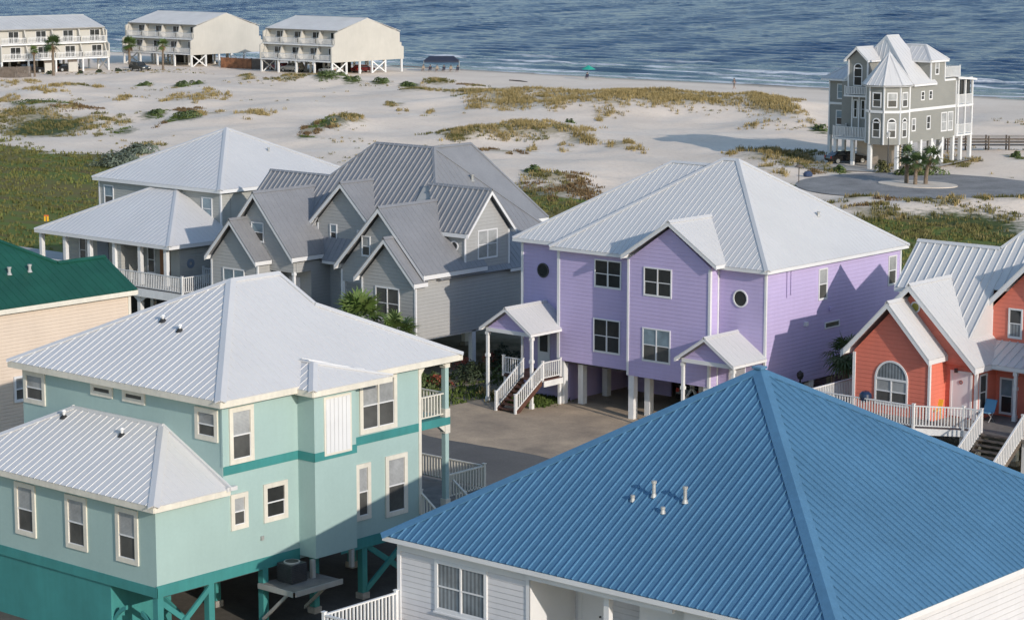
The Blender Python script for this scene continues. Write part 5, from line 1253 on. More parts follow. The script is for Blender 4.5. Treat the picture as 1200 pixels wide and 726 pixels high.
window(th, '+X', -131.03, 220.9, 222.1, 3.5, 5.6, up=G_BLIND, lo=G_BLIND, **kw); window(th, '+X', -131.03, 222.3, 223.4, 3.5, 5.6, up=G_BLIND, lo=G_BLIND, **kw)
window(th, '+X', -131.03, 219.4, 220.2, 9.7, 11.1, **kw)
arch_window(th, '-Y', 214.2, -137.95, -136.85, 8.6, 10.4, up=G_DARK, lo=G_DARK, top=G_DARK, tw=.1, mull=False)
window(th, '-Y', 218.8, -143.0, -141.0, 6.6, 8.3, kind='double', up=G_BLUE, lo=G_BLUE, **kw); window(th, '-Y', 218.8, -143.1, -141.0, 3.7, 5.4, kind='double', up=G_BLUE, lo=G_DARK, **kw)
window(th, '-Y', 214.6, -138.15, -137.6, 5.0, 7.0, up=G_DARK, lo=G_DARK, **kw); window(th, '-Y', 214.6, -137.2, -136.65, 5.0, 7.0, up=G_DARK, lo=G_DARK, **kw)
railing(th, (-138.75, 213.8, 7.55), (-136.05, 213.8, 7.55), .9, M_WHITE, .2, .09); th.part('balcony_floor', MB().box(-138.85, -135.95, 213.7, 214.2, 7.35, 7.53), M_WHITE)
th.part('deck_floor', MB().box(-139.9, -135.0, 213.2, 215.85, 2.75, 2.95), M_WHITE)
railing(th, (-139.8, 213.3, 2.95), (-135.1, 213.3, 2.95), 1.2, M_WHITE, .2, .09); railing(th, (-139.8, 213.3, 2.95), (-139.8, 215.8, 2.95), 1.2, M_WHITE, .2, .09)
for x, y in ((-139.6, 213.5), (-137.4, 213.5), (-135.3, 213.5), (-133.7, 211.1), (-131.1, 212.2), (-131.2, 215), (-131.2, 217), (-131.2, 219.2), (-131.2, 221.4), (-131.2, 223.7), (-144, 219), (-141, 219), (-144, 223.7), (-140.3, 216.2), (-137, 217), (-134, 217), (-137, 223.5), (-134, 223.5), (-131.1, 225.2), (-131.1, 227.2), (-135, 227.2)):
    piling(th, x, y, 2.9, .36, M_WHITE, base=False)
br = MB(); br.beam(V(-131.1, 219.4, 2.6), V(-131.1, 221.3, .5), .12, .3); br.beam(V(-131.0, 221.3, 2.6), V(-131.0, 219.4, .5), .12, .3); th.split('cross_brace', br, M_WHITE)
th.split('ground_floor_wall', MB().box(-138.5, -133, 216, 216.2, 0, 2.7), M_BEIGE)
th.split('porch_floor', MB().box(-136, -130.8, 223.9, 227.3, 2.8, 3.0).box(-136, -130.8, 223.9, 227.3, 6.0, 6.25), M_WHITE)
for y in (224.2, 225.7, 227.2): th.part('porch_post', MB().box(-131.05, -130.85, y - .1, y + .1, 3.0, 9.0), M_WHITE)
railing(th, (-130.9, 223.9, 3.0), (-130.9, 227.2, 3.0), 1.1, M_WHITE, .25, .09); railing(th, (-130.9, 223.9, 6.25), (-130.9, 227.2, 6.25), 1.1, M_WHITE, .25, .09)
th.part('insect_screen', MB().box(-131.2, -131.15, 224.0, 227.1, 7.3, 8.9), G_DARK)

# ================================================================ CONDOMINIUMS
def condo(name, label, org, rz, nu, L, x_hide=None):
    """terraced block; local x along the front (0..L), y depth 0..17.3, front faces -y"""
    t = Thing('condominium_block', label, 'condominium', (0, 0, 0), 'cream condominium blocks by the sea')
    D1 = 1.6; zb = 2.3; zm = 5.2; ze = 7.75; zr = 9.75; ym = 8.4
    w = MB(); w.box(.252, L - .252, D1, 16.0, zm, ze - .1); w.box(.252, L - .252, 1.0, 17.3, zb, zm - .004)
    # party and end walls: stepped profile
    prof = [(-.6, zb - .1), (17.6, zb - .1), (17.6, 4.4), (16.6, 4.7), (16.6, 7.0), (ym, zr - .05), (1.5, 7.7), (.2, 7.2), (.2, 5.2), (-.6, 4.8)]
    for x in (0, L): w.extrude([(x + (.0 if x == 0 else -.25), a, b_) for a, b_ in prof], (.25, 0, 0))
    wall = t.part('wall', w, M_CONDO)
    pw = MB()
    for i in range(nu + 1):
        x = i * L / nu; x = min(max(x, .262), L - .512)
        pw.extrude([(x, -.5, zb), (x, 1.1, zb), (x, 1.1, zm - .25), (x, .5, zm - .25), (x, -.1, 3.4), (x, -.5, 3.4)], (.25, 0, 0))
        pw.extrude([(x, .1, zm), (x, 1.7, zm), (x, 1.7, ze), (x, 1.0, ze - .1), (x, .6, 6.3), (x, .1, 6.3)], (.25, 0, 0))
    t.split('party_wall', pw, M_CONDO)
    r = Roof(sp=.9, capw=.15, rw=.05, rh=.03)
    A = V(0, .9, ze); B = V(L, .9, ze)
    n1 = r.plane([A, B, V(L, ym, zr), V(0, ym, zr)]); n2 = r.plane([V(0, ym, zr), V(L, ym, zr), V(L, 16.8, ze - .5), V(0, 16.8, ze - .5)]); cap(r.c, V(0, ym, zr), V(L, ym, zr), n1, n2, .15)
    r.fascia(V(0, .93, ze), V(L, .93, ze), .2)
    r.build(t, M_ROOFC, mat('condo_fascia', (.2, .19, .17), .7))
    fl = MB(); fl.box(.05, L - .05, -.55, 1.3, zb - .1, zb + .15); fl.box(.05, L - .05, .1, 1.9, zm - .25, zm + .02); t.part('balcony_floor', fl, M_WHITE)
    for i in range(nu):
        xa, xb = i * L / nu + .25, (i + 1) * L / nu
        for (yy, zz) in ((-.48, zb + .15), (.15, zm)):
            rm = MB(); rm.box(xa, xb, yy - .04, yy + .04, zz + .95, zz + 1.03); rm.box(xa, xb, yy - .03, yy + .03, zz + .1, zz + .16)
            k = int((xb - xa) / .3)
            for j in range(k): rm.box(xa + (j + .5) * .3 - .045, xa + (j + .5) * .3 + .045, yy - .03, yy + .03, zz + .1, zz + .95)
            t.part('railing', rm, M_WHITE)
        for (yy, zz) in ((1.0, zb + .15), (1.6, zm)):
            cx = (xa + xb) / 2
            window(t, '-Y', yy, cx - .2, cx + 1.9, zz + .05, zz + 2.15, kind='double', up=G_DARK, lo=G_DARK, tw=.08, name='sliding_door')
    for x in [L * i / 4 for i in range(5)]:
        x = min(max(x, .2), L - .2)
        for y in (-.3, 3.2, 6.5, 9.6, 13, 17.2): piling(t, x, y, zb, .3, M_WHITE, base=False, z0=-.8)
    br = MB()
    for x in (.2, L - .2):
        for ya, yb in ((0, 3.1), (9.7, 13)): br.beam(V(x, ya, zb - .1), V(x, yb, .2), .1, .25); br.beam(V(x + .08, yb, zb - .1), V(x + .08, ya, .2), .1, .25)
    t.split('cross_brace', br, M_WHITE)
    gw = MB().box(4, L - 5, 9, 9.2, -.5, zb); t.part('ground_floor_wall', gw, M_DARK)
    if name == 'c1':
        for x in (L * .40, L * .62):
            t.part('planter_wall', MB().box(x, x + 1.9, -.2, .1, -.6, 1.7), M_CONDO); t.part('lattice_panel', MB().box(x - .1, x + 1.8, -.15, .0, 1.7, 2.3), M_WOODD)
    t.e.location = org; t.e.rotation_euler = (0, 0, rz)
    return t
condo('c3', 'cream three level block of seaside condos, rightmost of the three', (-311.0, 288.2, 0), 0, 4, 18.4)
condo('c2', 'cream block of seaside condos in the middle, between the other two', (-350.1, 288.9, 0), 0, 4, 19.7)
a1 = math.atan2(273.8 - 252.0, -335.2 + 338.3)
c1 = condo('c1', 'leftmost cream condo block, seen square on behind palms', (-338.7, 251.3, 0), a1, 4, 22.0)

# ================================================================ PALMS
M_TRUNK = mat('palm_trunk', (.19, .145, .105), .9, var=.2, vscale=3, fine=.2, bump=.6, bscale=9)
M_FROND = mat('palm_frond_green', (.055, .105, .022), .55, var=.35, vscale=1.6, tint=(.10, .13, .035))
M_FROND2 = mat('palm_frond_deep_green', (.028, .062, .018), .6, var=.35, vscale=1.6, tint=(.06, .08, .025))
M_DEAD = mat('dead_frond', (.22, .15, .08), .9, var=.2, vscale=2)
def palm(name, label, loc, h, cr, nf=34, lean=(0, 0), mf=None, seed=1, group=None, detail=14, skirt=8, droop=.5):
    rnd = random.Random(seed); t = Thing(name, label, 'palm tree', loc, group); x, y, z = loc
    mb = MB(); n = 8; pts = []
    for i in range(n + 1):
        k = i / n; pts.append(V(x + lean[0] * k * k + rnd.uniform(-.015, .015), y + lean[1] * k * k, z - .1 + (h + .1) * k))
    for i in range(n):
        r0 = .17 * (1.25 - .35 * i / n) * (cr / 1.4) ** .5; r1 = .17 * (1.25 - .35 * (i + 1) / n) * (cr / 1.4) ** .5
        mb.tube(pts[i], pts[i + 1], r0, 9, r1 * 1.12, caps=(i in (0, n - 1)))
    t.part('trunk', mb, M_TRUNK)
    top = pts[-1]
    def frond(mb, az, el, pl, fr, nl, dr):
        d = V(math.cos(az) * math.cos(el), math.sin(az) * math.cos(el), math.sin(el)); s_ = V(-math.sin(az), math.cos(az), 0)
        c = top + d * pl - V(0, 0, pl * pl * .12); mb.beam(top, c, .03, .03)
        for k in range(nl):
            a = (k / (nl - 1) - .5) * R(230); tw = rnd.uniform(-.05, .05)
            u = (d * math.cos(a) + s_ * math.sin(a)).normalized(); L_ = fr * (.72 + .28 * math.cos(a / 1.4)) * rnd.uniform(.88, 1.08)
            wv = u.cross(d.cross(s_)).normalized() * (fr * .062)
            p1 = c + u * L_ * .55 + V(0, 0, -dr * L_ * .12 + tw); p2 = c + u * L_ + V(0, 0, -dr * L_ * .55 + tw)
            mb.poly([c - wv * .35, p1 - wv, p1 + wv, c + wv * .35]); mb.poly([p1 - wv, p2, p1 + wv])
    mb = MB()
    for i in range(nf):
        el = R(rnd.uniform(-42, 82)); az = i * 2.39996 + rnd.uniform(-.25, .25)
        frond(mb, az, el, cr * rnd.uniform(.38, .58), cr * rnd.uniform(.52, .68), detail, droop * rnd.uniform(.6, 1.5))
    c = t.part('crown', mb, mf or M_FROND, fix=False)
    if skirt:
        mb = MB()
        for i in range(skirt): frond(mb, rnd.uniform(0, 6.28), R(rnd.uniform(-75, -50)), cr * .35, cr * .5, 8, .8)
        t.part('dead_fronds', mb, M_DEAD, parent=c, fix=False)
    return t
gz0 = lambda x, y: height(x, y)
palm('palm_tree', 'left and straightest of three small palms on the traffic island', (-122.9, 200.9, .2), 2.75, 1.35, seed=3, nf=22, mf=M_FROND2, group='palms on the traffic island')
palm('palm_tree', 'front palm of three on the traffic island, shortest trunk', (-121.5, 200.3, .2), 2.3, 1.25, seed=4, nf=22, mf=M_FROND2, lean=(.1, 0), group='palms on the traffic island')
palm('palm_tree', 'right palm of three on the traffic island, leaning right', (-121.0, 201.4, .2), 2.7, 1.35, seed=5, nf=22, mf=M_FROND2, lean=(.35, .25), group='palms on the traffic island')
palm('palm_tree', 'thin tall palm in front of the leftmost condo block, left of the bigger palm', (-327.2, 250.0, height(-327, 250)), 4.6, 1.1, seed=6, mf=M_FROND, group='palms by the condos', nf=24)
palm('palm_tree', 'tallest palm with a full dark crown in front of the leftmost condo block', (-328.7, 255.2, height(-328.7, 255.2)), 5.6, 2.0, seed=7, mf=M_FROND2, group='palms by the condos')
palm('palm_tree', 'bushy palm behind the parked dark car at the left end of the middle condo block', (-345.5, 286.2, height(-345, 286)), 3.9, 1.9, seed=8, mf=M_FROND, group='palms by the condos')
palm('palm_tree', 'slim palm in front of the middle condo block, right of the parked dark car', (-323.9, 276.0, height(-324, 276)), 4.6, 1.4, seed=9, mf=M_FROND, group='palms by the condos', nf=26)
palm('palm_tree', 'dark palm cut off by the left edge beside the wooden fence', (-340.5, 243.8, height(-340, 244)), 5.2, 2.1, seed=10, mf=M_FROND2, group='palms by the condos')
palm('fan_palm', 'leafy fan palm in front of the grey house window, larger of the two', (-91.2, 91.6, 0), 3.6, 1.85, seed=11, nf=44, detail=16, group='fan palms by the grey house', droop=.35)
palm('fan_palm', 'smaller fan palm at the corner of the grey house, right of the larger one', (-88.3, 91.6, 0), 3.2, 1.4, seed=12, nf=34, detail=16, group='fan palms by the grey house', droop=.35)
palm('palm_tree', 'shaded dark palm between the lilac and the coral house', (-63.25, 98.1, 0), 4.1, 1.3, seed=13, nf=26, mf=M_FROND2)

# ================================================================ SHRUBS
M_LEAF = mat('shrub_leaf', (.050, .085, .022), .7, var=.3, vscale=2.0, tint=(.085, .10, .03))
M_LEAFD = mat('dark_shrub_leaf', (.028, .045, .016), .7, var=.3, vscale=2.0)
M_LEAFG = mat('grey_green_leaf', (.13, .16, .115), .7, var=.2, vscale=2.0)
def leaf_dome(mb, cx, cy, cz, rx, ry, h, n, size, rnd, ang=0.0):
    ca_, sa_ = math.cos(ang), math.sin(ang)
    lobes = [(rnd.uniform(-.6, .6), rnd.uniform(-.6, .6), rnd.uniform(.55, 1.0)) for _ in range(max(4, int(rx * ry)))]
    for i in range(n):
        lx, ly, lh = rnd.choice(lobes); a = rnd.uniform(0, 6.28); e = rnd.uniform(.15, 1.5); r = rnd.uniform(.75, 1.0) * .5
        u = lx * .8 + math.cos(a) * math.cos(e) * r; v = ly * .8 + math.sin(a) * math.cos(e) * r; w_ = math.sin(e) * lh * rnd.uniform(.8, 1.05)
        X_ = u * rx; Y_ = v * ry; x = cx + X_ * ca_ - Y_ * sa_; y = cy + X_ * sa_ + Y_ * ca_; z = cz + w_ * h
        nrm = V(math.cos(a) * math.cos(e) + rnd.uniform(-.6, .6), math.sin(a) * math.cos(e) + rnd.uniform(-.6, .6), math.sin(e) + rnd.uniform(-.4, .4)).normalized()
        s1 = nrm.orthogonal().normalized() * size * rnd.uniform(.6, 1.3); s2 = nrm.cross(s1.normalized()) * size * rnd.uniform(.6, 1.3)
        c = V(x, y, z); mb.poly([c - s1, c + s2 * .6, c + s1, c - s2 * .6])
def shrub(label, x, y, z, rx, ry, h, n=500, size=.12, m=None, seed=0, group=None, name='shrub', ang=0.0):
    rnd = random.Random(seed); mb = MB(); leaf_dome(mb, x, y, z, rx, ry, h, n, size, rnd, ang)
    me = mb.mesh(name, (x, y, z), fix=False); me.materials.append(m or M_LEAF)
    o = bpy.data.objects.new(name, me); sc.collection.objects.link(o); o.location = (x, y, z); o['label'] = label; o['category'] = 'shrub'
    if group: o['group'] = group
    return o
k = 0
for (px, py, rx, ry, t, d) in PATCH:
    if t == 'g' and py > 150 and d >= .9 and rx < 9:
        k += 1; shrub('low green shrub on the pale dune sand', px, py, height(px, py) - .1, rx * 1.0, min(ry, rx * 1.6) * .9, .75 + .1 * (k % 3), int(220 * rx), .17, M_LEAF, 50 + k, 'low green shrubs on the dunes', ang=R(41))
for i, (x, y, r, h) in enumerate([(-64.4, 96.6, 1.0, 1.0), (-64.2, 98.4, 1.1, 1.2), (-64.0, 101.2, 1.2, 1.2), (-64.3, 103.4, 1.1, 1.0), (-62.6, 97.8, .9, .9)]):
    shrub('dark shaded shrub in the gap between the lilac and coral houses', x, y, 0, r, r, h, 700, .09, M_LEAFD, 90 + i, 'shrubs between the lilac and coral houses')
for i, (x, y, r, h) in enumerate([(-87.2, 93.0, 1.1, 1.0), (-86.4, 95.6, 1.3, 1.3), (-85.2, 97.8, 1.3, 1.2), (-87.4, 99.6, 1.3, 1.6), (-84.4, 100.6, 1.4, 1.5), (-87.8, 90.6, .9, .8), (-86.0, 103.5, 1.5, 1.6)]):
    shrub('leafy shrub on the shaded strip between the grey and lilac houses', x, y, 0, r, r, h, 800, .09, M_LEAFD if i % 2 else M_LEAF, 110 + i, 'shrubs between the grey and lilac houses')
shrub('spreading green bush behind the three island palms', -126.2, 209.6, height(-126, 209.6) - .1, 4.0, 1.8, 1.3, 1700, .16, M_LEAF, 131, ang=R(41))
shrub('yellowish bush at the foot of the mansion turret', -131.0, 208.9, height(-131, 209) - .1, 1.2, 1.0, 1.5, 500, .14, mat('yellow_green_leaf', (.14, .135, .04), .7, var=.3), 132)
shrub('grey green bush at the left edge of the marsh', -196.0, 160.5, 0, 3.6, 2.6, 1.7, 1500, .18, M_LEAFG, 133, ang=R(41))
shrub('grey green bush at the sand edge above the white hip roof', -205, 171.0, 0, 2.6, 2.4, 1.3, 1100, .17, M_LEAFG, 134, ang=R(41))
for i, (x, y) in enumerate([(-334.2, 257.6), (-331.8, 262.5), (-331.5, 266.4), (-331.9, 271.0), (-333.6, 276.0)]):
    shrub('small round bush in the row below the leftmost condo block', x + 1.5, y, height(x, y) - .05, .75, .75, .75, 260, .14, M_LEAFD, 140 + i, 'row of small bushes by the leftmost condos')
# red-leaved plants in the shade beside the lilac porch
M_REDLEAF = mat('reddish_leaf', (.28, .06, .03), .7, var=.3)
shrub('reddish orange leaved plant in the shade left of the lilac porch', -86.3, 92.6, .2, 1.7, .5, .7, 260, .07, M_REDLEAF, 151)
for i in range(2): shrub('low red leaved plants along the foot of the grey house', -88.2, 96.5 + i * 3.0, .3, .6, 1.5, .9, 260, .07, M_REDLEAF, 155 + i, 'red leaved plants at the grey house')
shrub('green plant in front of the porch under the white hip roofs', -106.6, 92.4, .6, 1.2, 1.2, 1.9, 420, .11, mat('lime_leaf', (.14, .19, .03), .6, var=.3), 158)

# ================================================================ VEHICLES
M_TYRE = M_RUBBER; M_RIM = mat('alloy_rim', (.5, .5, .5), .35, .7); M_LAMP = mat('headlight_lens', (.6, .6, .58), .1); M_TAIL = mat('tail_light_lens', (.35, .02, .015), .2)
def vehicle(name, label, cat, loc, rz, paint, kind='suv'):
    """front towards +x, 4.7 m long"""
    t = Thing(name, label, cat, (0, 0, 0)); W = .9
    if kind == 'suv': low = [(-2.3, .38), (2.3, .38), (2.36, .62), (2.3, .92), (1.15, 1.06), (-2.3, 1.08), (-2.38, .7)]; top = [(-2.25, 1.06), (.95, 1.05), (.35, 1.68), (-1.95, 1.72)]
    elif kind == 'pickup': low = [(-2.7, .45), (2.5, .45), (2.56, .7), (2.5, 1.0), (1.35, 1.12), (-2.7, 1.12), (-2.76, .8)]; top = [(-.75, 1.1), (1.2, 1.11), (.6, 1.74), (-.55, 1.76)]
    else: low = [(-2.2, .32), (2.2, .32), (2.28, .5), (2.2, .78), (1.1, .92), (-2.1, .95), (-2.28, .6)]; top = [(-1.9, .94), (1.05, .9), (.3, 1.38), (-1.3, 1.4)]
    def section(mb, pts, w0, w1):
        n = len(pts); L_ = [V(x, -w0 if z < 1.2 else -w1, z) for x, z in pts]; R_ = [V(x, w0 if z < 1.2 else w1, z) for x, z in pts]; i = len(mb.v)
        mb.v += [tuple(p) for p in L_ + R_]; mb.f.append(tuple(range(i, i + n))); mb.f.append(tuple(i + n + k for k in reversed(range(n))))
        for k in range(n): mb.f.append((i + k, i + (k + 1) % n, i + n + (k + 1) % n, i + n + k))
    def bev(o, w): m_ = o.modifiers.new('bevel', 'BEVEL'); m_.width = w; m_.segments = 3; return o
    b = MB(); section(b, low, W, W); body = bev(t.part('body', b, paint), .09)
    b = MB(); section(b, top, W * .94, W * .74) ; cabin = bev(t.part('cabin', b, paint), .06)
    g = MB(); (xr, zr_), (xf, zf), (xtf, ztf), (xtr, ztr) = top[0], top[1], top[2], top[3]
    for s_ in (-1, 1):
        def sp(x, z): 
            k_ = (z - zf) / (ztf - zf); return V(x, s_ * (W * .94 + (W * .74 - W * .94) * k_ + .012), z)
        za, zb_ = zf + .1, ztf - .1; lerp = lambda a, b_, k_: a + (b_ - a) * k_
        ka = .12; kb = .88; xs_ = [lerp(xr, xtr, .5) + .12, (xr + xf) / 2 - .05, (xr + xf) / 2 + .05, 0]
        g.poly([sp(xs_[0], za), sp(xs_[1], za), sp(xs_[1], zb_), sp(xs_[0] + .08, zb_)]); g.poly([sp(xs_[2], za), sp(lerp(xf, xtf, ka) - .16, za), sp(lerp(xf, xtf, kb) - .12, zb_), sp(xs_[2], zb_)])
    n_ = V(ztf - zf, 0, xf - xtf).normalized() * .02
    g.poly([V(lerp(xf, xtf, .1), -W * .8, lerp(zf, ztf, .1)) + n_, V(lerp(xf, xtf, .1), W * .8, lerp(zf, ztf, .1)) + n_, V(lerp(xf, xtf, .9), W * .68, lerp(zf, ztf, .9)) + n_, V(lerp(xf, xtf, .9), -W * .68, lerp(zf, ztf, .9)) + n_])
    t.part('car_window', g, G_DARK, parent=cabin, fix=False)
    for x in (-1.45, 1.5):
        for s_ in (-1, 1):
            w_ = t.part('wheel', MB().tube((x, s_ * (W - .14), .36), (x, s_ * (W + .03), .36), .22, 16), M_RIM)
            tb = MB(); tb.tube((x, s_ * (W - .16), .36), (x, s_ * (W + .01), .36), .36, 20); t.part('tyre', tb, M_TYRE, parent=w_)
    for s_ in (-1, 1):
        t.part('headlight', MB().box(low[2][0] - .07, low[2][0] + .0, s_ * .55 - .18, s_ * .55 + .18, low[2][1] + .05, low[2][1] + .22), M_LAMP)
        t.part('tail_light', MB().box(low[-1][0] + .02, low[-1][0] + .09, s_ * .72 - .1, s_ * .72 + .1, low[-1][1] + .02, low[-1][1] + .3), M_TAIL)
    t.part('bumper', MB().box(low[2][0] - .05, low[2][0] + .06, -.85, .85, .4, .58), M_AC)
    t.e.location = loc; t.e.rotation_euler = (0, 0, rz); return t
P_DARKG = mat('dark_green_grey_car_paint', (.05, .055, .05), .25, .4); P_SIL = mat('silver_car_paint', (.38, .37, .35), .25, .5); P_RED = mat('dark_red_car_paint', (.10, .012, .012), .25, .2); P_WH = mat('white_car_paint', (.6, .6, .58), .3); P_BLK = mat('black_car_paint', (.012, .013, .016), .2, .2)
h_ = lambda x, y: height(x, y)
vehicle('parked_car', 'dark grey sport utility car parked in front of the middle condo block', 'car', (-326.3, 272.6, h_(-326, 272.6)), R(-8), P_DARKG, 'suv')
vehicle('parked_car', 'silver car parked at the edge of the rightmost condo block', 'car', (-305.6, 290.6, 0), R(182), P_SIL, 'suv')
vehicle('parked_car', 'small red car beneath the left end of the rightmost condo block', 'car', (-311.2, 292.6, 0), R(178), mat('red_car_paint', (.22, .04, .04), .3), 'sedan')
vehicle('parked_car', 'dark red car under the rightmost condo block seen behind its cross braces', 'car', (-294.8, 297.6, 0), R(90), P_RED, 'sedan')
vehicle('parked_car', 'white car deep under the rightmost condo block', 'car', (-296.8, 291.4, 0), R(175), P_WH, 'sedan')
vehicle('parked_car', 'black car under the leftmost condo block behind the thin palm', 'car', (-338.5, 257.6, 0), R(82), P_BLK, 'suv')
vehicle('parked_car', 'black car under the leftmost condo block near its right end', 'car', (-337.6, 265.2, 0), R(80), P_BLK, 'sedan')
vehicle('parked_car', 'black car in the shade beneath the beachfront mansion', 'car', (-138.9, 214.6, .05), R(60), P_BLK, 'sedan')
vehicle('parked_car', 'dark car parked in the shade under the lilac house', 'car', (-72.6, 99.9, .02), R(88), P_BLK, 'suv')

# ================================================================ FENCES, BOARDWALK, POSTS
def plank_fence(label, p, q, h, m, seed=1, gaps=.0, cat='fence'):
    rnd = random.Random(seed); p = V(*p); q = V(*q); d = (q - p); L_ = d.length; u = d.normalized(); nn_ = V(-u.y, u.x, 0); t = Thing('wooden_fence', label, cat, tuple(p))
    mb = MB(); n = int(L_ / .2)
    for i in range(n):
        a = p + u * (i * .2 + .01); b_ = p + u * (i * .2 + .185); hh = h * rnd.uniform(.97, 1.0)
        mb.hexa([a, b_, b_ + nn_ * .03, a + nn_ * .03] + [c + V(0, 0, hh) for c in (a, b_, b_ + nn_ * .03, a + nn_ * .03)])
    t.part('panel', mb, m)
    k_ = int(L_ / 2.4) + 1
    for i in range(k_ + 1):
        c = p + u * (L_ * i / k_) + nn_ * .09; t.part('post', MB().box(c.x - .06, c.x + .06, c.y - .06, c.y + .06, p.z - .3, p.z + h + .08), m)
    return t
plank_fence('tall weathered brown fence in front of the left end of the leftmost condos', (-333.5, 236.5, h_(-333, 236)), (-326.4, 248.6, h_(-333, 236)), 2.1, M_WOODD, 1)
plank_fence('short orange brown fence panel in front of the weathered fence at the left edge', (-330.4, 242.0, h_(-330, 242)), (-328.0, 246.2, h_(-330, 242)), 1.5, M_FENCEW, 3)
plank_fence('orange brown fence between the middle and the rightmost condo blocks', (-325.2, 291.0, 0), (-317.6, 291.5, 0), 1.9, M_FENCEW, 2)
plank_fence('dark weathered fence running into the rightmost condo block', (-317.5, 291.6, 0), (-310.9, 292.3, 0), 1.9, M_WOODD, 4)
# boardwalk behind the mansion
t = Thing('boardwalk', 'dark wooden boardwalk with rails crossing the shaded sand right of the mansion', 'boardwalk', (-130, 234, 0))
p = V(-136.5, 231.5, 1.0); q = V(-119, 246.5, 1.0); u = (q - p).normalized(); nn_ = V(-u.y, u.x, 0)
mb = MB(); L_ = (q - p).length
for i in range(int(L_ / .16)):
    c = p + u * i * .16; mb.hexa([c - nn_ * .8, c + u * .14 - nn_ * .8, c + u * .14 + nn_ * .8, c + nn_ * .8] + [z_ + V(0, 0, .05) for z_ in (c - nn_ * .8, c + u * .14 - nn_ * .8, c + u * .14 + nn_ * .8, c + nn_ * .8)])
t.part('walkway_planks', mb, M_WOODD)
for s_ in (-1, 1):
    a = p + nn_ * .8 * s_; b_ = q + nn_ * .8 * s_; mb = MB(); mb.beam(a + V(0, 0, 1.05), b_ + V(0, 0, 1.05), .12, .05); mb.beam(a + V(0, 0, .75), b_ + V(0, 0, .75), .05, .12); mb.beam(a + V(0, 0, .42), b_ + V(0, 0, .42), .05, .12); r_ = t.part('railing', mb, M_WOODD)
    for i in range(11):
        c = a + (b_ - a) * (i / 10); t.part('post', MB().box(c.x - .07, c.x + .07, c.y - .07, c.y + .07, -.6, 2.1), M_WOODD, parent=r_)
def pole(name, label, cat, x, y, z, h, r, m): return Thing(name, label, cat, (x, y, z))
t = Thing('street_lamp', 'thin dark lamp post in front of the mansion turret', 'lamp post', (-130.4, 209.4, 0)); t.part('pole', MB().tube((-130.4, 209.4, -.2), (-130.4, 209.4, 3.7), .07, 8, .05), M_AC)
t.part('lamp_head', MB().tube((-130.4, 209.4, 3.7), (-130.4, 209.4, 4.15), .13, 8, .2).tube((-130.4, 209.4, 4.15), (-130.4, 209.4, 4.3), .24, 8, .03), mat('frosted_lamp_glass', (.5, .5, .48), .3))
t = Thing('garden_lamp', 'dark lamp post with a round head against the shaded lilac wall', 'lamp post', (-64.5, 95.9, 0)); t.part('pole', MB().tube((-64.5, 95.9, 0), (-64.5, 95.9, 2.9), .05, 8), M_RUBBER); t.part('lamp_head', lathe([(.02, 3.3), (.16, 3.2), (.18, 3.05), (.12, 2.88), (.02, 2.86)], -64.5, 95.9, 0, 12), M_RUBBER)
t = Thing('utility_pole', 'slim white pole standing in front of the middle condo block', 'pole', (-312.5, 272.6, h_(-312.5, 272.6))); t.part('pole', MB().tube((-312.5, 272.6, h_(-312.5, 272.6) - .3), (-312.5, 272.6, h_(-312.5, 272.6) + 4.1), .08, 8, .06), M_PIPE); t.part('cap', MB().tube((-312.5, 272.6, h_(-312.5, 272.6) + 4.1), (-312.5, 272.6, h_(-312.5, 272.6) + 4.2), .1, 8, .04), M_PIPE)
zz = h_(-131.6, 194.7)
t = Thing('capped_post', 'slim dark post with a flat cap on the sand behind the lilac roof', 'post', (-131.6, 194.7, zz)); t.part('pole', MB().tube((-131.6, 194.7, zz - .2), (-131.6, 194.7, zz + 1.6), .05, 8), M_WOODD); t.part('cap', MB().tube((-131.6, 194.7, zz + 1.6), (-131.6, 194.7, zz + 1.85), .5, 10, .2), M_WOODD)  # thin roadside pole with a flat wooden cap
zz = h_(-134.2, 200.2)
single('equipment_bundle', lathe([(.02, .0), (.45, .05), (.5, .3), (.3, .55), (.02, .6)], -134.2, 200.2, zz, 9), mat('dark_blue_fabric', (.03, .05, .11), .7), 'dark blue bundle lying on the sand beside the turning circle', 'bundle', (-134.2, 200.2, zz))
t = Thing('marsh_marker', 'small yellow board with an orange top standing in the marsh behind the white hip roof', 'sign', (-155.6, 119.6, 0)); t.part('post', MB().box(-155.63, -155.57, 119.57, 119.63, -.3, 1.6), M_WOODD); t.part('board', MB().hexa([(-155.75, 119.48, 1.2), (-155.45, 119.72, 1.2), (-155.47, 119.75, 1.2), (-155.77, 119.51, 1.2), (-155.75, 119.48, 1.6), (-155.45, 119.72, 1.6), (-155.47, 119.75, 1.6), (-155.77, 119.51, 1.6)]), mat('signal_yellow', (.75, .42, .02), .6)); t.part('top_board', MB().hexa([(-155.75, 119.48, 1.6), (-155.45, 119.72, 1.6), (-155.47, 119.75, 1.6), (-155.77, 119.51, 1.6), (-155.75, 119.48, 1.72), (-155.45, 119.72, 1.72), (-155.47, 119.75, 1.72), (-155.77, 119.51, 1.72)]), mat('signal_orange', (.6, .14, .03), .6))
# grey flat-roofed shed glimpsed behind the green roof
t = Thing('low_shed', 'low pale flat roofed shed glimpsed between the green ridge and the long porch', 'shed', (-131, 99, 0)); t.part('wall', MB().box(-138, -127.2, 96.8, 101.4, 0, 2.5), M_GREYW); t.part('roof', MB().box(-138.3, -126.9, 96.5, 101.7, 2.5, 2.7), mat('pale_flat_roof', (.38, .37, .35), .8)); t.part('fascia', MB().box(-138.35, -126.85, 96.42, 96.48, 2.42, 2.72), M_WHITEV)

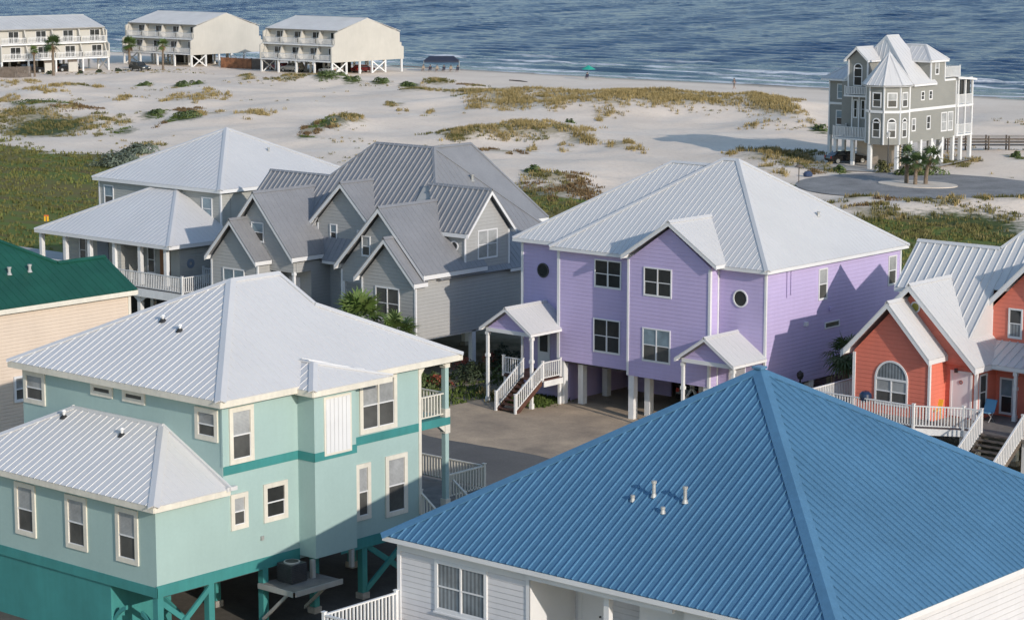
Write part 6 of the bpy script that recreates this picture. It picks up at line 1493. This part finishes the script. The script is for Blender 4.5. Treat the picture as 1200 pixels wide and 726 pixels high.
# driftwood
for i, (x, y, L_, a) in enumerate([(-258.0, 297.5, 5.0, -12), (-118.5, 262.0, 2.2, 20), (-149.5, 196.6, 1.6, 0)]):
    z_ = h_(x, y); d_ = V(math.cos(R(a)), math.sin(R(a)), 0) * L_ / 2; mb = MB(); c = V(x, y, z_ + .06); mb.tube(c - d_, c + d_ * .2 + V(0, .1, .05), .14, 7, .11); mb.tube(c + d_ * .2 + V(0, .1, .05), c + d_, .11, 7, .05)
    single('driftwood', mb, M_WOODD, ['long dark driftwood log lying on the open beach', 'short driftwood piece on the smooth sand right of the mansion', 'small driftwood stick on the sand above the grey green patch'][i], 'driftwood', (x, y, z_))

# ================================================================ PEOPLE ON THE BEACH
M_SKIN = mat('skin', (.32, .18, .12), .6); M_HAIR = mat('dark_hair', (.03, .02, .015), .7)
def person(label, loc, rz, pose='stand', top=(.1, .1, .1), low=(.05, .06, .1), group=None):
    if pose == 'walk': J = dict(p=(0, 0, .92), c=(0, 0, 1.2), n=(0, .02, 1.44), h=(0, .04, 1.56), t=(0, .03, 1.72), ls=(-.19, 0, 1.4), rs=(.19, 0, 1.4), le=(-.25, .12, 1.13), re=(.25, -.12, 1.13), lw=(-.24, .3, .95), rw=(.24, -.18, .88), lh=(-.09, 0, .9), rh=(.09, 0, .9), lk=(-.1, -.14, .5), rk=(.1, .2, .5), la=(-.1, -.4, .12), ra=(.1, .3, .08), lf=(-.1, -.3, .03), rf=(.1, .48, .05))
    elif pose == 'sit': J = dict(p=(0, 0, .42), c=(0, -.06, .68), n=(0, -.12, .92), h=(0, -.1, 1.04), t=(0, -.1, 1.2), ls=(-.19, -.12, .88), rs=(.19, -.12, .88), le=(-.25, .02, .64), re=(.25, .02, .64), lw=(-.2, .26, .6), rw=(.2, .26, .6), lh=(-.09, 0, .42), rh=(.09, 0, .42), lk=(-.12, .42, .48), rk=(.12, .42, .48), la=(-.12, .5, .1), ra=(.12, .52, .1), lf=(-.12, .66, .04), rf=(.12, .68, .04))
    else: J = dict(p=(0, 0, .92), c=(0, 0, 1.2), n=(0, 0, 1.44), h=(0, .02, 1.56), t=(0, .02, 1.73), ls=(-.19, 0, 1.4), rs=(.19, 0, 1.4), le=(-.25, 0, 1.12), re=(.25, 0, 1.12), lw=(-.25, .1, .86), rw=(.25, .1, .86), lh=(-.09, 0, .9), rh=(.09, 0, .9), lk=(-.1, .02, .5), rk=(.1, .02, .5), la=(-.1, 0, .08), ra=(.1, 0, .08), lf=(-.1, .18, .03), rf=(.1, .18, .03))
    E_ = ['pc', 'cn', 'nh', 'ht', ('n', 'ls'), ('n', 'rs'), ('ls', 'le'), ('rs', 're'), ('le', 'lw'), ('re', 'rw'), ('p', 'lh'), ('p', 'rh'), ('lh', 'lk'), ('rh', 'rk'), ('lk', 'la'), ('rk', 'ra'), ('la', 'lf'), ('ra', 'rf')]
    RR = dict(p=.14, c=.13, n=.06, h=.09, t=.085, ls=.065, rs=.065, le=.042, re=.042, lw=.03, rw=.03, lh=.095, rh=.095, lk=.06, rk=.06, la=.04, ra=.04, lf=.035, rf=.035)
    def skinned(name, keys, edges, extra, m):
        me = bpy.data.meshes.new(name); idx = {k_: i for i, k_ in enumerate(keys)}
        me.from_pydata([J[k_] for k_ in keys], [(idx[a], idx[b_]) for a, b_ in edges], []); o = bpy.data.objects.new(name, me); sc.collection.objects.link(o)
        sk = o.modifiers.new('skin', 'SKIN'); lay = me.skin_vertices[0] if me.skin_vertices else None
        if lay is None:
            bm = bmesh.new(); bm.from_mesh(me); bm.verts.layers.skin.verify(); bm.to_mesh(me); bm.free(); lay = me.skin_vertices[0]
        for i, k_ in enumerate(keys): r_ = RR[k_] + extra; lay.data[i].radius = (r_, r_); lay.data[i].use_root = (i == 0)
        o.modifiers.new('sub', 'SUBSURF').levels = 1; me.materials.append(m); return o
    ks = list(J.keys()); ed = [tuple(e) if isinstance(e, str) else e for e in E_]
    b = skinned('person', ks, ed, 0, M_SKIN); b['label'] = label; b['category'] = 'person'
    if group: b['group'] = group
    mt = bpy.data.materials.new('cloth'); mt.use_nodes = True; mt.node_tree.nodes['Principled BSDF'].inputs['Base Color'].default_value = (*top, 1)
    s_ = skinned('shirt', ['c', 'n', 'ls', 'rs', 'le', 're'], [('c', 'n'), ('n', 'ls'), ('n', 'rs'), ('ls', 'le'), ('rs', 're')], .015, mt); s_.parent = b
    ml = bpy.data.materials.new('cloth'); ml.use_nodes = True; ml.node_tree.nodes['Principled BSDF'].inputs['Base Color'].default_value = (*low, 1)
    s_ = skinned('shorts', ['p', 'c', 'lh', 'rh', 'lk', 'rk'], [('p', 'c'), ('p', 'lh'), ('p', 'rh'), ('lh', 'lk'), ('rh', 'rk')], .012, ml); s_.parent = b
    mb = MB(); hx, hy, hz = J['t']; mb2 = lathe([(.02, .13), (.08, .1), (.105, .03), (.1, -.06), (.06, -.1)], hx, hy - .02, hz - .02, 12); me = mb2.mesh('hair', (0, 0, 0), True); me.materials.append(M_HAIR); o = bpy.data.objects.new('hair', me); sc.collection.objects.link(o); o.parent = b
    b.location = loc; b.rotation_euler = (0, 0, rz); return b
def beach_chair(label, x, y, z, rz, m, group):
    t = Thing('beach_chair', label, 'beach chair', (0, 0, 0), group)
    t.part('seat', MB().box(-.26, .26, -.05, .42, .34, .38), m); t.part('backrest', MB().extrude([(-.26, -.05, .36), (.26, -.05, .36), (.26, -.32, .95), (-.26, -.32, .95)], (0, .04, 0)), m)
    for a in (-.26, .26): t.part('leg', MB().tube((a, .4, .36), (a, -.1, 0), .02, 6), M_PIPE); t.part('leg', MB().tube((a, -.15, .5), (a, .42, 0), .02, 6), M_PIPE)
    t.e.location = (x, y, z); t.e.rotation_euler = (0, 0, rz)
M_NAVY = mat('navy_canvas', (.02, .028, .055), .8); M_TEALC = mat('turquoise_canvas', (.02, .32, .24), .7)
# group under the canopy
cx, cy = -289.5, 312.5; zc = h_(cx, cy)
t = Thing('beach_canopy', 'wide dark navy shade canopy over people sitting at the water line', 'canopy', (cx, cy, zc)); u = RIGHT; v_ = VIEW
def cp_(a, b_, z_): return V(cx, cy, zc) + u * a + v_ * b_ + V(0, 0, z_)
mb = MB(); base = [cp_(-3.2, -1.3, 2.0), cp_(3.2, -1.3, 2.0), cp_(3.2, 1.7, 2.0), cp_(-3.2, 1.7, 2.0)]; rg = [cp_(-2.2, .2, 2.75), cp_(2.2, .2, 2.75)]
for q_ in ([base[0], base[1], rg[1], rg[0]], [base[1], base[2], rg[1]], [base[2], base[3], rg[0], rg[1]], [base[3], base[0], rg[0]]): mb.extrude(q_, (0, 0, -.03))
for i in range(4): mb.extrude([base[i], base[(i + 1) % 4], base[(i + 1) % 4] - V(0, 0, .35), base[i] - V(0, 0, .35)], (0, 0.02, 0))
t.part('canopy_cloth', mb, M_NAVY)
for p_ in base: t.part('pole', MB().tube(p_ - V(0, 0, 2.2), p_, .03, 6), M_PIPE)
cols = [((.05, .3, .4), 'turquoise'), ((.4, .05, .05), 'red'), ((.5, .5, .48), 'white'), ((.03, .03, .04), 'black'), ((.5, .25, .1), 'orange'), ((.06, .07, .2), 'navy')]
for i, (c_, n_) in enumerate(cols):
    p_ = cp_(-3.3 + i * 1.25, -1.9 + .25 * (i % 2), 0); zz = h_(p_.x, p_.y)
    beach_chair(['leftmost', 'second from left', 'third from left', 'fourth from left', 'fifth from left', 'rightmost'][i] + ' beach chair in the row under the navy canopy', p_.x, p_.y, zz, R(60), M_NAVY if i % 2 else mat('faded_canvas', (.3, .25, .2), .8), 'beach chairs by the navy canopy')
    person('person in a %s top sitting in the row under the navy canopy' % n_, (p_.x, p_.y, zz), R(60), 'sit', c_, (.05, .05, .07), 'people under the navy canopy')
gx_, gy_ = -254.5, 311.8; zc = h_(gx_, gy_)
t = Thing('beach_umbrella', 'turquoise green beach umbrella near the water', 'umbrella', (gx_, gy_, zc)); mb = MB(); n = 8
for i in range(n):
    a0, a1 = 2 * math.pi * i / n, 2 * math.pi * (i + 1) / n; mb.extrude([(gx_, gy_, zc + 2.45), (gx_ + 1.25 * math.cos(a0), gy_ + 1.25 * math.sin(a0), zc + 1.75), (gx_ + 1.25 * math.cos(a1), gy_ + 1.25 * math.sin(a1), zc + 1.75)], (0, 0, -.03))
t.part('umbrella_cloth', mb, M_TEALC); t.part('pole', MB().tube((gx_, gy_, zc - .3), (gx_, gy_, zc + 2.5), .025, 6), M_PIPE)
beach_chair('lone beach chair under the turquoise umbrella', gx_ + .1, gy_ - .5, zc, R(60), M_NAVY, None); person('person in dark clothes sitting under the turquoise umbrella', (gx_ + .1, gy_ - .5, zc), R(60), 'sit', (.05, .06, .08), (.05, .05, .07))
person('person in dark clothes walking alone on the wet sand', (-219.8, 306.3, h_(-219.8, 306.3)), R(80), 'walk', (.06, .045, .045), (.06, .05, .05))

# ================================================================ GRASSES
def blades(name, spots, m, hmin, hmax, nb, wid, label, cat, seed):
    rg_ = np.random.default_rng(seed); sp_ = np.array(spots); n = len(sp_)
    if n == 0: return
    B = np.repeat(sp_, nb, 0); k_ = len(B); B[:, 0] += rg_.normal(0, .16, k_); B[:, 1] += rg_.normal(0, .16, k_)
    h = rg_.uniform(hmin, hmax, k_) * B[:, 3]; az = rg_.uniform(0, 6.283, k_); ln = rg_.uniform(.1, .55, k_) * h; w = wid * rg_.uniform(.6, 1.4, k_); pa = rg_.uniform(0, 6.283, k_)
    v = np.zeros((k_, 5, 3)); dx, dy = np.cos(pa) * w, np.sin(pa) * w
    v[:, 0] = np.stack([B[:, 0] - dx, B[:, 1] - dy, B[:, 2] - .05], 1); v[:, 1] = np.stack([B[:, 0] + dx, B[:, 1] + dy, B[:, 2] - .05], 1)
    mx, my = B[:, 0] + np.cos(az) * ln * .35, B[:, 1] + np.sin(az) * ln * .35; mz = B[:, 2] + h * .62
    v[:, 2] = np.stack([mx + dx * .8, my + dy * .8, mz], 1); v[:, 3] = np.stack([mx - dx * .8, my - dy * .8, mz], 1); v[:, 4] = np.stack([B[:, 0] + np.cos(az) * ln, B[:, 1] + np.sin(az) * ln, B[:, 2] + h], 1)
    me = bpy.data.meshes.new(name); me.vertices.add(k_ * 5); me.vertices.foreach_set('co', v.ravel()); i = np.arange(k_)[:, None] * 5
    loops = np.concatenate([i + np.array([[0, 1, 2, 3]]), i + np.array([[3, 2, 4]])], 1).ravel(); me.loops.add(len(loops)); me.loops.foreach_set('vertex_index', loops.astype(np.int32))
    st = np.stack([np.arange(k_) * 7, np.arange(k_) * 7 + 4], 1).ravel(); me.polygons.add(k_ * 2); me.polygons.foreach_set('loop_start', st.astype(np.int32)); me.update(calc_edges=True); me.validate()
    me.materials.append(m); o = bpy.data.objects.new(name, me); sc.collection.objects.link(o); o['kind'] = 'stuff'; o['label'] = label; o['category'] = cat; return o
def grass_mat(name, a, b_, c_, sc_=.5):
    m = bpy.data.materials.new(name); m.use_nodes = True; nt = m.node_tree; N, L = nt.nodes, nt.links; bs = N["Principled BSDF"]; bs.inputs["Roughness"].default_value = .8; bs.inputs["Specular IOR Level"].default_value = .2
    geo = N.new("ShaderNodeNewGeometry"); n_ = N.new("ShaderNodeTexNoise"); n_.inputs["Scale"].default_value = sc_; n_.inputs["Detail"].default_value = 7; n_.inputs["Roughness"].default_value = .75; L.new(geo.outputs["Position"], n_.inputs["Vector"])
    ad = N.new("ShaderNodeMath"); ad.operation = 'MULTIPLY_ADD'; ad.inputs[1].default_value = .16; L.new(geo.outputs["Random Per Island"], ad.inputs[0]); sb = N.new("ShaderNodeMath"); sb.operation = 'SUBTRACT'; sb.inputs[1].default_value = .08; L.new(n_.outputs["Fac"], sb.inputs[0]); L.new(sb.outputs[0], ad.inputs[2])
    r = N.new("ShaderNodeValToRGB"); e = r.color_ramp.elements; e[0].position = .32; e[0].color = (*a, 1); e[1].position = .68; e[1].color = (*c_, 1); q = e.new(.5); q.color = (*b_, 1); L.new(ad.outputs[0], r.inputs[0]); L.new(r.outputs["Color"], bs.inputs["Base Color"]); return m
rs_ = random.Random(21); oats, mixed, brown, marshg, green_ = [], [], [], [], []
def scat(px, py, rx, ry, dens, out, hs=1.0):
    n = int(3.14 * rx * ry * dens); c0 = [(rs_.gauss(0, .5), rs_.gauss(0, .5)) for _ in range(max(3, int(n / 14)))]
    for _ in range(n):
        a, b_ = rs_.choice(c0); u_ = a + rs_.gauss(0, .16); w_ = b_ + rs_.gauss(0, .16)
        if u_ * u_ + w_ * w_ > 1.7: continue
        x = px + RIGHT.x * u_ * rx + VIEW.x * w_ * ry; y = py + RIGHT.y * u_ * rx + VIEW.y * w_ * ry
        if math.hypot(x + 121, y - 200) < 12.8 or y > 308: continue
        out.append((x, y, height(x, y), hs * rs_.uniform(.7, 1.15)))
for (px, py, rx, ry, t, d) in PATCH:
    if t == 'y': scat(px, py, rx, ry, 1.5 * d, oats)
    elif t == 'l': scat(px, py, rx, ry, 1.5 * d, mixed, .8); scat(px, py, rx, ry, .5 * d, oats)
    elif t == 'b': scat(px, py, rx, ry, 1.6 * d, brown, .8)
    elif t == 'g': scat(px, py, rx, ry, 1.2 * d, green_, .6)
    elif t == 'm': scat(px, py, rx, ry, 1.0 * d, mixed, .8)
for _ in range(9000):   # lone small tufts over the open sand
    x = rs_.uniform(-380, -100); y = rs_.uniform(172, 288)
    if fbm(x, y, 17, 3, 6.6) + .25 * max(0, (-x - 210) / 100) < .28 + .4 * rs_.random() or math.hypot(x + 121, y - 200) < 13: continue
    (oats if rs_.random() < .6 else mixed).append((x, y, height(x, y), rs_.uniform(.3, .7)))
for _ in range(17000):   # thin tufts of marsh grass
    x = rs_.uniform(-300, -88); y = rs_.uniform(112, 190); nz_ = fbm(x, y, 26, 4, 1.3)
    if y > 172 + 8 * nz_ + min(40, max(0, (-x - 215) * .35)) - 4 * rs_.random(): continue
    if any(math.hypot(x - fx, y - fy) < fr * .7 for fx, fy, fr in FLATS[:7]): continue
    marshg.append((x, y, height(x, y), rs_.uniform(.6, 1.2) * (1 + .5 * fbm(x, y, 7, 2, 4.4))))
for _ in range(1500):   # weeds in the yards
    x, y = rs_.choice([(rs_.uniform(-88.5, -82.8), rs_.uniform(88, 106)), (rs_.uniform(-100, -84), rs_.uniform(86, 93)), (rs_.uniform(-82.5, -78.8), rs_.uniform(92.3, 95))])
    green_.append((x, y, 0, rs_.uniform(.3, .7)))
blades('sea_oats', oats, grass_mat('sea_oats_straw', (.13, .105, .04), (.27, .205, .085), (.40, .32, .17)), .18, .55, 11, .03, 'straw coloured sea oats on the dune ridges', 'grass', 1)
blades('dune_grass', mixed, grass_mat('dune_grass_green', (.055, .065, .02), (.125, .115, .04), (.24, .20, .09)), .15, .5, 11, .035, 'green and yellow dune grass on the sand', 'grass', 2)
blades('brown_scrub', brown, grass_mat('brown_scrub', (.06, .035, .02), (.13, .085, .04), (.19, .14, .07)), .15, .45, 10, .04, 'brown reddish scrub at the edge of the dunes', 'scrub', 3)
blades('marsh_grass', marshg, grass_mat('marsh_grass_mix', (.085, .095, .024), (.135, .125, .042), (.15, .18, .045), .06), .10, .34, 6, .06, 'olive and brown marsh grass behind the houses', 'grass', 4)
blades('ground_cover', green_, grass_mat('creeping_green', (.035, .06, .012), (.07, .10, .022), (.12, .145, .04)), .12, .4, 8, .045, 'low green ground cover plants', 'plants', 5)
